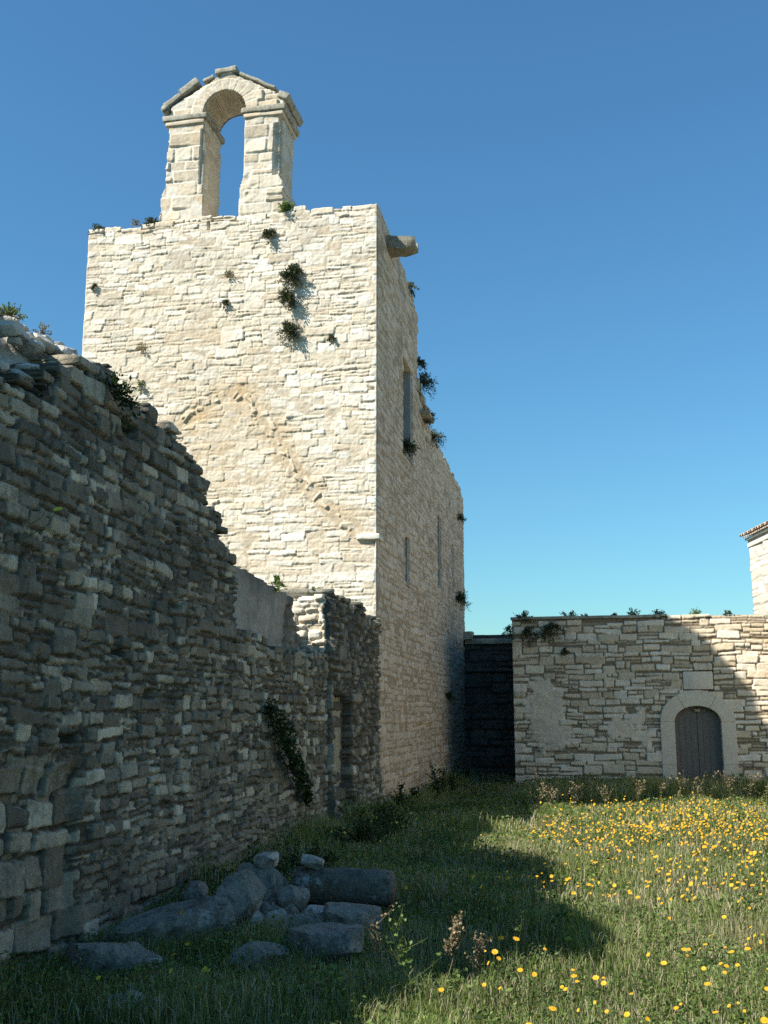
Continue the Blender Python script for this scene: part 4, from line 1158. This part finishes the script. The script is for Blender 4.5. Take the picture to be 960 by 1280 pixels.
gm = [grass_mesh(105000, (-4, 3.2), (4, 9), 201, .0048, .78), grass_mesh(85000, (-4, 9), (6, 15), 202, .0075, .85), grass_mesh(85000, (-4, 15), (9, 27), 203, .012, .95),
      grass_mesh(9000, (-4, 26.5), (-1.8, 31.9), 204, .02)]
off = 0; Vs, Qs, Ts, As = [], [], [], []
for V, Q, T, a in gm:
    Vs.append(V); Qs.append(Q + off); Ts.append(T + off); As.append(a); off += len(V)
o = obj('grass', make_mesh('grass', np.concatenate(Vs), np.concatenate(Qs), np.concatenate(Ts), mats=[M['grass']], smooth=False, attrs={'tone': np.concatenate(As)}))
tag(o, 'green and straw meadow grass covering the courtyard floor', 'grass', kind='stuff')

def ground_leaves(n, lo, hi, seed, size, zmax):
    rng = np.random.default_rng(seed)
    p = density_pts(n, lambda x, y: inside(x, y) * np.clip(patch(x + 3, y + 9, .5) * 1.7 - .35, .06, 1), lo, hi, rng)
    x, y = p.T
    z = gz(x, y) + rng.random(n) ** .8 * height(x, y) * zmax
    D = unit(np.stack([rng.normal(0, 1, n), rng.normal(0, 1, n), rng.uniform(-.1, .9, n)], 1))
    L = size * rng.uniform(.5, 1.4, n)
    return leaves(np.stack([x, y, z], 1), D, L, L * rng.uniform(.5, .8, n), np.clip(rng.normal(.5, .25, n) + .3 * (patch(x, y, .4) - .5), 0, 1), rng)
gl = [ground_leaves(48000, (-4, 3.2), (4, 9), 211, .026, .85), ground_leaves(36000, (-4, 9), (6, 15), 212, .034, .9), ground_leaves(30000, (-4, 15), (9, 27), 213, .05, 1.)]
off = 0; Vs, Qs, As = [], [], []
for V, Q, a in gl:
    Vs.append(V); Qs.append(Q + off); As.append(a); off += len(V)
o = obj('meadow_herbs', make_mesh('meadow_herbs', np.concatenate(Vs), np.concatenate(Qs), mats=[M['green']], smooth=False, attrs={'tone': np.concatenate(As)}))
tag(o, 'small leafy herbs mixed through the meadow grass', 'herbs', kind='stuff')

# flowers: one mesh per kind (head, eye and stem), copied
def flower_parts(seed, rad, hgt):
    rng = np.random.default_rng(seed)
    tilt = Matrix.Rotation(rng.uniform(.35, 1.0), 3, Vector((1, 0, 0)))
    npet = 13
    V = []; Q = []
    for i in range(npet):
        a = 2 * math.pi * i / npet; ca, sa = math.cos(a), math.sin(a)
        w = rad * .24
        pts = [(.12 * rad, -w * .5, 0), (.7 * rad, -w, .10 * rad), (rad * rng.uniform(.92, 1.08), 0, .12 * rad), (.7 * rad, w, .10 * rad)]
        b = len(V)
        for x, y, z in pts: V.append(tilt @ Vector((x * ca - y * sa, x * sa + y * ca, z)))
        Q.append((b, b + 1, b + 2, b + 3))
    b = len(V)          # domed eye
    for k in range(8):
        a = 2 * math.pi * k / 8; V.append(tilt @ Vector((.3 * rad * math.cos(a), .3 * rad * math.sin(a), .06 * rad)))
    V.append(tilt @ Vector((0, 0, .22 * rad)))
    T = [(b + k, b + (k + 1) % 8, b + 8) for k in range(8)]
    V = np.array([list(v) for v in V]) + [0, 0, hgt]
    bend = rng.normal(0, .04, 2)
    stem = np.array([[bend[0] * (1 - t) , bend[1] * (1 - t), hgt * t] for t in np.linspace(0, 1, 5)])
    Vs, Qs = tubes([stem], [.0025], 3)
    VV = np.concatenate([V, Vs]); QQ = np.concatenate([np.array(Q), Qs + len(V)])
    mi = np.concatenate([np.zeros(len(Q)), np.ones(len(Qs)), np.zeros(len(T))])
    return VV, QQ, np.array(T), mi
FM = []
for i in range(5):
    VV, QQ, TT, mi = flower_parts(i, .0145 + .003 * (i % 3), .24 + .04 * i)
    FM.append(make_mesh('marigold', VV, QQ, TT, mats=[M['petal'], M['stem']], smooth=False, attrs={'tone': np.random.default_rng(i).random(len(VV))}, matidx=mi))
YM = []
for i in range(2):
    VV, QQ, TT, mi = flower_parts(i + 20, .02, .22)
    YM.append(make_mesh('yellow_flower', VV, QQ, TT, mats=[M['yellow'], M['stem']], smooth=False, attrs={'tone': np.random.default_rng(i).random(len(VV))}, matidx=mi))
rf_ = np.random.default_rng(321)
def bed(x, y):
    f = np.exp(-((x - 1.6) / 2.0) ** 2 - ((y - 14.5) / 3.8) ** 2) + .35 * np.exp(-((x - 3.2) / 2.0) ** 2 - ((y - 19) / 3) ** 2) + .15 + .25 * np.exp(-((x - .9) / .6) ** 2 - ((y - 7.5) / 1.5) ** 2)
    return np.clip(f * (.1 + 1.5 * np.clip(patch(x, y, .7) - .2, 0, 1) * (.3 + 1.4 * patch(x + 9, y, .28))), 0, 1) * inside(x, y) * np.where(x < -.9, .12, 1)
fp = density_pts(2700, lambda x, y: bed(x, y) * (y < 18.2 + .8 * (x - XW)), (-3.2, 5.5), (6.5, 23), rf_)
fp = fp[np.argsort(fp[:, 1])]
def flower(i, x, y, meshes, label, cat, group, k=0.):
    me = meshes[i % len(meshes)]
    o = bpy.data.objects.new(me.name, me); COL.objects.link(o)
    h = height(np.array([x]), np.array([y]))[0]
    s = rf_.choice([.55, .7, .85, 1.0, 1.15]) * rf_.uniform(.9, 1.1)
    o.location = (x, y, float(gz(x, y)) - .02 + k); o.rotation_euler = (0, 0, -.5 + rf_.normal(0, .6)); o.scale = (s, s, s * 0 + max(.45, (h + .07) / .32))
    tag(o, label, cat, group)
for i, (x, y) in enumerate(fp[:290]):
    if y < 9: lab, grp = 'orange marigold blooming in the short grass of the near foreground', 'marigolds in the near foreground grass'
    elif y < 12: lab, grp = 'orange marigold in the meadow level with the shadow bump', 'marigolds level with the shadow bump'
    else: lab, grp = 'orange marigold in the dense flower bed in the middle of the sunlit meadow', 'marigolds in the dense middle bed'
    flower(i, x, y, FM, lab, 'flower', grp)
# the rest of the marigolds, farther off: one mass
V_, Q_, T_, I_, A_ = [], [], [], [], []; off = 0; QI = []; TI = []
for i, (x, y) in enumerate(fp[290:]):
    me = FM[i % 5]
    if i < 5: pass
    VV, QQ, TT, mi = flower_parts(i % 5, .019, .24 + .04 * (i % 5))
    a = -.5 + rf_.normal(0, .6); ca, sa = math.cos(a), math.sin(a)
    h = height(np.array([x]), np.array([y]))[0]
    W = VV @ np.array([[ca, sa, 0], [-sa, ca, 0], [0, 0, max(.45, (h + .06) / .32)]]) * np.array([.8, .8, 1]) * rf_.choice([.7, .9, 1.1], p=[.35, .4, .25]) + [x, y, float(gz(x, y)) - .02]
    V_.append(W); Q_.append(QQ + off); T_.append(TT + off); off += len(W); A_.append(rf_.random(len(W)))
    QI.append(mi[:len(QQ)]); TI.append(mi[len(QQ):])
o = obj('marigold_field', make_mesh('marigold_field', np.concatenate(V_), np.concatenate(Q_), np.concatenate(T_), mats=[M['petal'], M['stem']], smooth=False, attrs={'tone': np.concatenate(A_)},
                                    matidx=np.concatenate(QI + TI)))
tag(o, 'mass of orange marigolds far back in the sunlit meadow', 'flowers', kind='stuff')
for i, (x, y) in enumerate(((-2.72, 6.25), (-2.55, 6.4), (-2.35, 6.5), (-2.3, 6.3), (-2.85, 6.05), (-2.6, 6.15))):
    flower(i, x, y, YM, 'pale yellow flower in the shade at the bottom left corner', 'flower', 'yellow flowers at the bottom left')
for i in range(16):
    flower(i, rf_.uniform(-3.2, -2.4), rf_.uniform(12.5, 15.5), YM, 'yellow flower in the dark weeds at the foot of the left wall', 'flower', 'yellow flowers below the left wall', .12)

# flowering weed that sprouts from the left wall near the picture edge
def sprout():
    e = empty('wall_flower', (XW + .05, 6.15, 2.85), 'single yellow flower on a stalk sticking out of the left wall', 'flower', None)
    p = np.array([(XW + .05, 6.15, 2.80), (XW + .2, 6.18, 2.84), (XW + .33, 6.2, 2.92), (XW + .38, 6.22, 3.02)])
    V, Q = tubes([p, p[1:] * .5 + p[:1] * .5 + [[.1, .0, .1]]], [.005, .004], 4)
    obj('stems', make_mesh('stems', V, Q, mats=[M['stem']], attrs={'tone': np.full(len(V), .8)}), e)
    VV, QQ, TT, mi = flower_parts(33, .035, 0)
    k = mi == 0; nq = int((mi[:len(QQ)] == 0).sum())
    obj('flower_head', make_mesh('flower_head', VV + p[-1], QQ[:nq], TT, mats=[M['yellow']], smooth=False, attrs={'tone': np.full(len(VV), .7)}), e)
sprout()

# tall weeds ------------------------------------------------------------
def dock(name, base, hgt, label, seed, seedmat='dry', lean=(.1, 0), nbr=7, dens=40, leafy=0, lsize=.02, cat='weed', group=None, wide=.3, leafmat='green'):
    rng = np.random.default_rng(seed)
    base = np.array(base, float); base[2] = float(gz(base[0], base[1])) - .02; top = base + [lean[0], lean[1], hgt]
    t = np.linspace(0, 1, 8)[:, None]
    main = base + (top - base) * t + np.sin(t * 3) * np.array([.02, .02, 0])
    paths = [main]; tips = []
    for i in range(nbr):
        k = rng.uniform(.3, .92); p0 = base + (top - base) * k
        d = unit(np.array([rng.normal(0, 1), rng.normal(0, .6), rng.uniform(.6, 1.4)])); L = hgt * wide * rng.uniform(.5, 1.1) * (1.2 - .5 * k)
        q = np.linspace(0, 1, 5)[:, None]
        br = p0 + d * L * q + np.array([0, 0, .15 * L]) * q ** 2
        paths.append(br); tips.append(br)
    tips.append(main[4:])
    e = empty(name, tuple(base), label, cat, group)
    V, Q = tubes(paths, [.0045] + [.0028] * nbr, 4)
    obj('stems', make_mesh('stems', V, Q, mats=[M['dry' if seedmat == 'dry' else 'stem']], attrs={'tone': np.full(len(V), .55)}), e)
    P = np.concatenate([br[rng.integers(0, len(br), dens)] + rng.normal(0, .012, (dens, 3)) for br in tips])
    D = unit(rng.normal(0, 1, P.shape) + [0, 0, .3]); n = len(P)
    V, Q, T = leaves(P, D, rng.uniform(.6, 1.3, n) * lsize, rng.uniform(.5, .9, n) * lsize, rng.random(n), rng)
    obj('seed_heads', make_mesh('seed_heads', V, Q, mats=[M[seedmat]], smooth=False, attrs={'tone': T}), e)
    if leafy:
        k = rng.random(leafy) * .7
        P = base + (top - base) * k[:, None] + rng.normal(0, .04, (leafy, 3)) * [1, 1, .4]
        D = unit(np.stack([rng.normal(0, 1, leafy), rng.normal(0, 1, leafy), rng.uniform(.1, .9, leafy)], 1))
        V, Q, T = leaves(P, D, rng.uniform(.03, .07, leafy), rng.uniform(.02, .035, leafy), np.clip(rng.normal(.7, .2, leafy), 0, 1), rng)
        obj('leaves', make_mesh('leaves', V, Q, mats=[M[leafmat]], smooth=False, attrs={'tone': T}), e)
GW = 'tall weeds along the near shadow edge'
dock('dry_dock', (-1.0, 6.95, 0), .52, 'tallest brown seed stalk standing at the near shadow edge', 1, lean=(.14, 0), nbr=5, dens=70, wide=.18, lsize=.026, group=GW)
dock('dry_dock', (-.80, 7.1, 0), .40, 'shorter brown seed cluster right of the tallest seed stalk', 2, lean=(.05, 0), nbr=7, dens=30, wide=.35, group=GW)
dock('branching_weed', (-1.12, 6.5, 0), .52, 'pale branching weed with small leaves left of the seed stalk', 3, seedmat='green', lean=(-.08, 0), nbr=9, dens=9, wide=.45, leafy=16, lsize=.028, group=GW)
dock('branching_weed', (-1.28, 6.75, 0), .50, 'thin weed with yellowish seed tufts at the far left of the weed row', 4, seedmat='dry', lean=(-.12, 0), nbr=6, dens=22, wide=.4, lsize=.02, group=GW)
dock('leafy_weed', (-.28, 7.95, 0), .42, 'bright green broad leaved weed at the tip of the shadow', 5, seedmat='green', lean=(.05, 0), nbr=6, dens=8, wide=.3, leafy=40, lsize=.04, group=GW)
dock('leafy_weed', (-.95, 6.75, 0), .24, 'low green leafy weed under the pale branching one', 6, seedmat='green', nbr=5, dens=8, leafy=44, lsize=.03, group=GW)
dock('thin_stalk', (-.62, 7.6, 0), .48, 'single thin stalk with a rounded tip right of the seed cluster', 7, seedmat='green', lean=(.1, 0), nbr=1, dens=14, wide=.1, lsize=.02, group=GW)
dock('thin_stalk', (-.42, 7.8, 0), .40, 'curved bare brown stalk between the seed cluster and broad leaved weed', 8, lean=(-.16, 0), nbr=2, dens=14, wide=.5, lsize=.015, group=GW)
GO = 'wild oat clumps at the far shadow edge'
ro = np.random.default_rng(55)
OX = [(-.75, 16.8), (-.55, 18.2), (-.2, 18.9), (.15, 20.2), (.7, 20.8), (.95, 21.6), (1.3, 21.2), (1.75, 22), (2.1, 22.1), (2.5, 22.6), (2.9, 22.7), (3.2, 22.4), (3.55, 23.2), (3.9, 23.0), (4.4, 23.4)]
OX = [(x, 18.25 + .87 * (x - XW) + ro.normal(0, .25)) for x in (-1.1, -.75, -.45, 0, .3, .75, 1.2, 1.5, 2.0, 2.3, 2.8, 3.1, 3.5, 3.9, 4.3)]
for i, (x, y) in enumerate(OX):
    dock('wild_oats', (x, y, 0), .42 + .25 * ro.random(), 'tall pale wild oat clump catching sun before the shaded court wall', 90 + i, seedmat='dry', lean=(.15 * ro.normal(), 0), nbr=8, dens=7, wide=.55, lsize=.045, leafy=14, group=GO, cat='grass clump')
GN = 'dark nettles at the foot of the church side'
for i, (y, h) in enumerate(((19.3, .6), (20.2, .45), (22.4, .6), (23.4, .8), (24.0, .65), (24.9, .5), (27.4, .6), (28.6, .5))):
    dock('nettle', (XW + .25 + .12 * (i % 3), y, 0), h, 'dark nettle growing against the foot of the church side wall', 120 + i, seedmat='ivy', lean=(.08, 0), nbr=7, dens=16, wide=.35, leafy=90, lsize=.05, group=GN, cat='plant', leafmat='ivy')
GB = 'dark bushes at the foot of the left wall'
tuft('low_bush', (-3.2, 9.75, .12), (.4, 0, 1), .42, 'dark bush against the left wall just past the rubble heap', group=GB, n=900, stems=30, seed=140, mat='ivy', leaf=(.05, .03))
tuft('low_bush', (-3.0, 11.0, .1), (.4, 0, 1), .42, 'dark bush at the wall foot halfway to the hanging plant', group=GB, n=800, stems=28, seed=141, mat='ivy', leaf=(.05, .03))
tuft('low_bush', (-2.9, 13.3, .1), (.4, 0, 1), .55, 'dark leafy bush with yellow blooms below the hanging plant', group=GB, n=1000, stems=30, seed=142, mat='ivy', leaf=(.05, .03))
tuft('low_bush', (-2.95, 15.2, .1), (.4, 0, 1), .5, 'dark bush at the foot of the blocked doorway', group=GB, n=800, stems=26, seed=143, mat='ivy', leaf=(.05, .03))

# ------------------------------------------------------------------ light, sky, camera
sd = Vector((-1, -.87, 1.26)).normalized()          # towards the sun
sun = bpy.data.lights.new('sun', 'SUN'); sun.energy = 5.0; sun.angle = R(.55); sun.color = (1, .95, .86)
so = link(bpy.data.objects.new('sun', sun)); so.rotation_euler = sd.to_track_quat('Z', 'Y').to_euler(); so.location = sd * 60
w = bpy.data.worlds.new('World'); SC.world = w; w.use_nodes = True
nt = w.node_tree; nt.nodes.clear()
sky = nt.nodes.new('ShaderNodeTexSky'); sky.sky_type = 'NISHITA'; sky.sun_disc = False
sky.sun_elevation = math.asin(sd.z); sky.sun_rotation = math.atan2(sd.x, sd.y)
sky.altitude = 0; sky.air_density = 1.5; sky.dust_density = 0.; sky.ozone_density = 6.0
bg = nt.nodes.new('ShaderNodeBackground'); bg.inputs['Strength'].default_value = .072
wo = nt.nodes.new('ShaderNodeOutputWorld')
nt.links.new(mix(nt, 1., sky.outputs[0], (.61, 1.0, 1.13), 'MULTIPLY'), bg.inputs[0]); nt.links.new(bg.outputs[0], wo.inputs[0])

cd = bpy.data.cameras.new('camera'); co = link(bpy.data.objects.new('camera', cd))
F = 1320.; P_ = math.atan(255 / F); A_ = math.atan(261 * math.cos(P_) / F)
cd.sensor_fit = 'VERTICAL'; cd.sensor_height = 24; cd.lens = 24 * F / 1280
cd.clip_start = .05; cd.clip_end = 6000
co.location = (0, 0, 1.7); co.rotation_euler = (math.pi / 2 + P_, 0, A_)
SC.camera = co
SC.view_settings.view_transform = 'Standard'; SC.view_settings.look = 'None'
SC.view_settings.exposure = .8; SC.view_settings.gamma = 1; SC.view_settings.use_curve_mapping = False
SC.cycles.use_denoising = False
SC.cycles.max_bounces = 6; SC.cycles.diffuse_bounces = 4
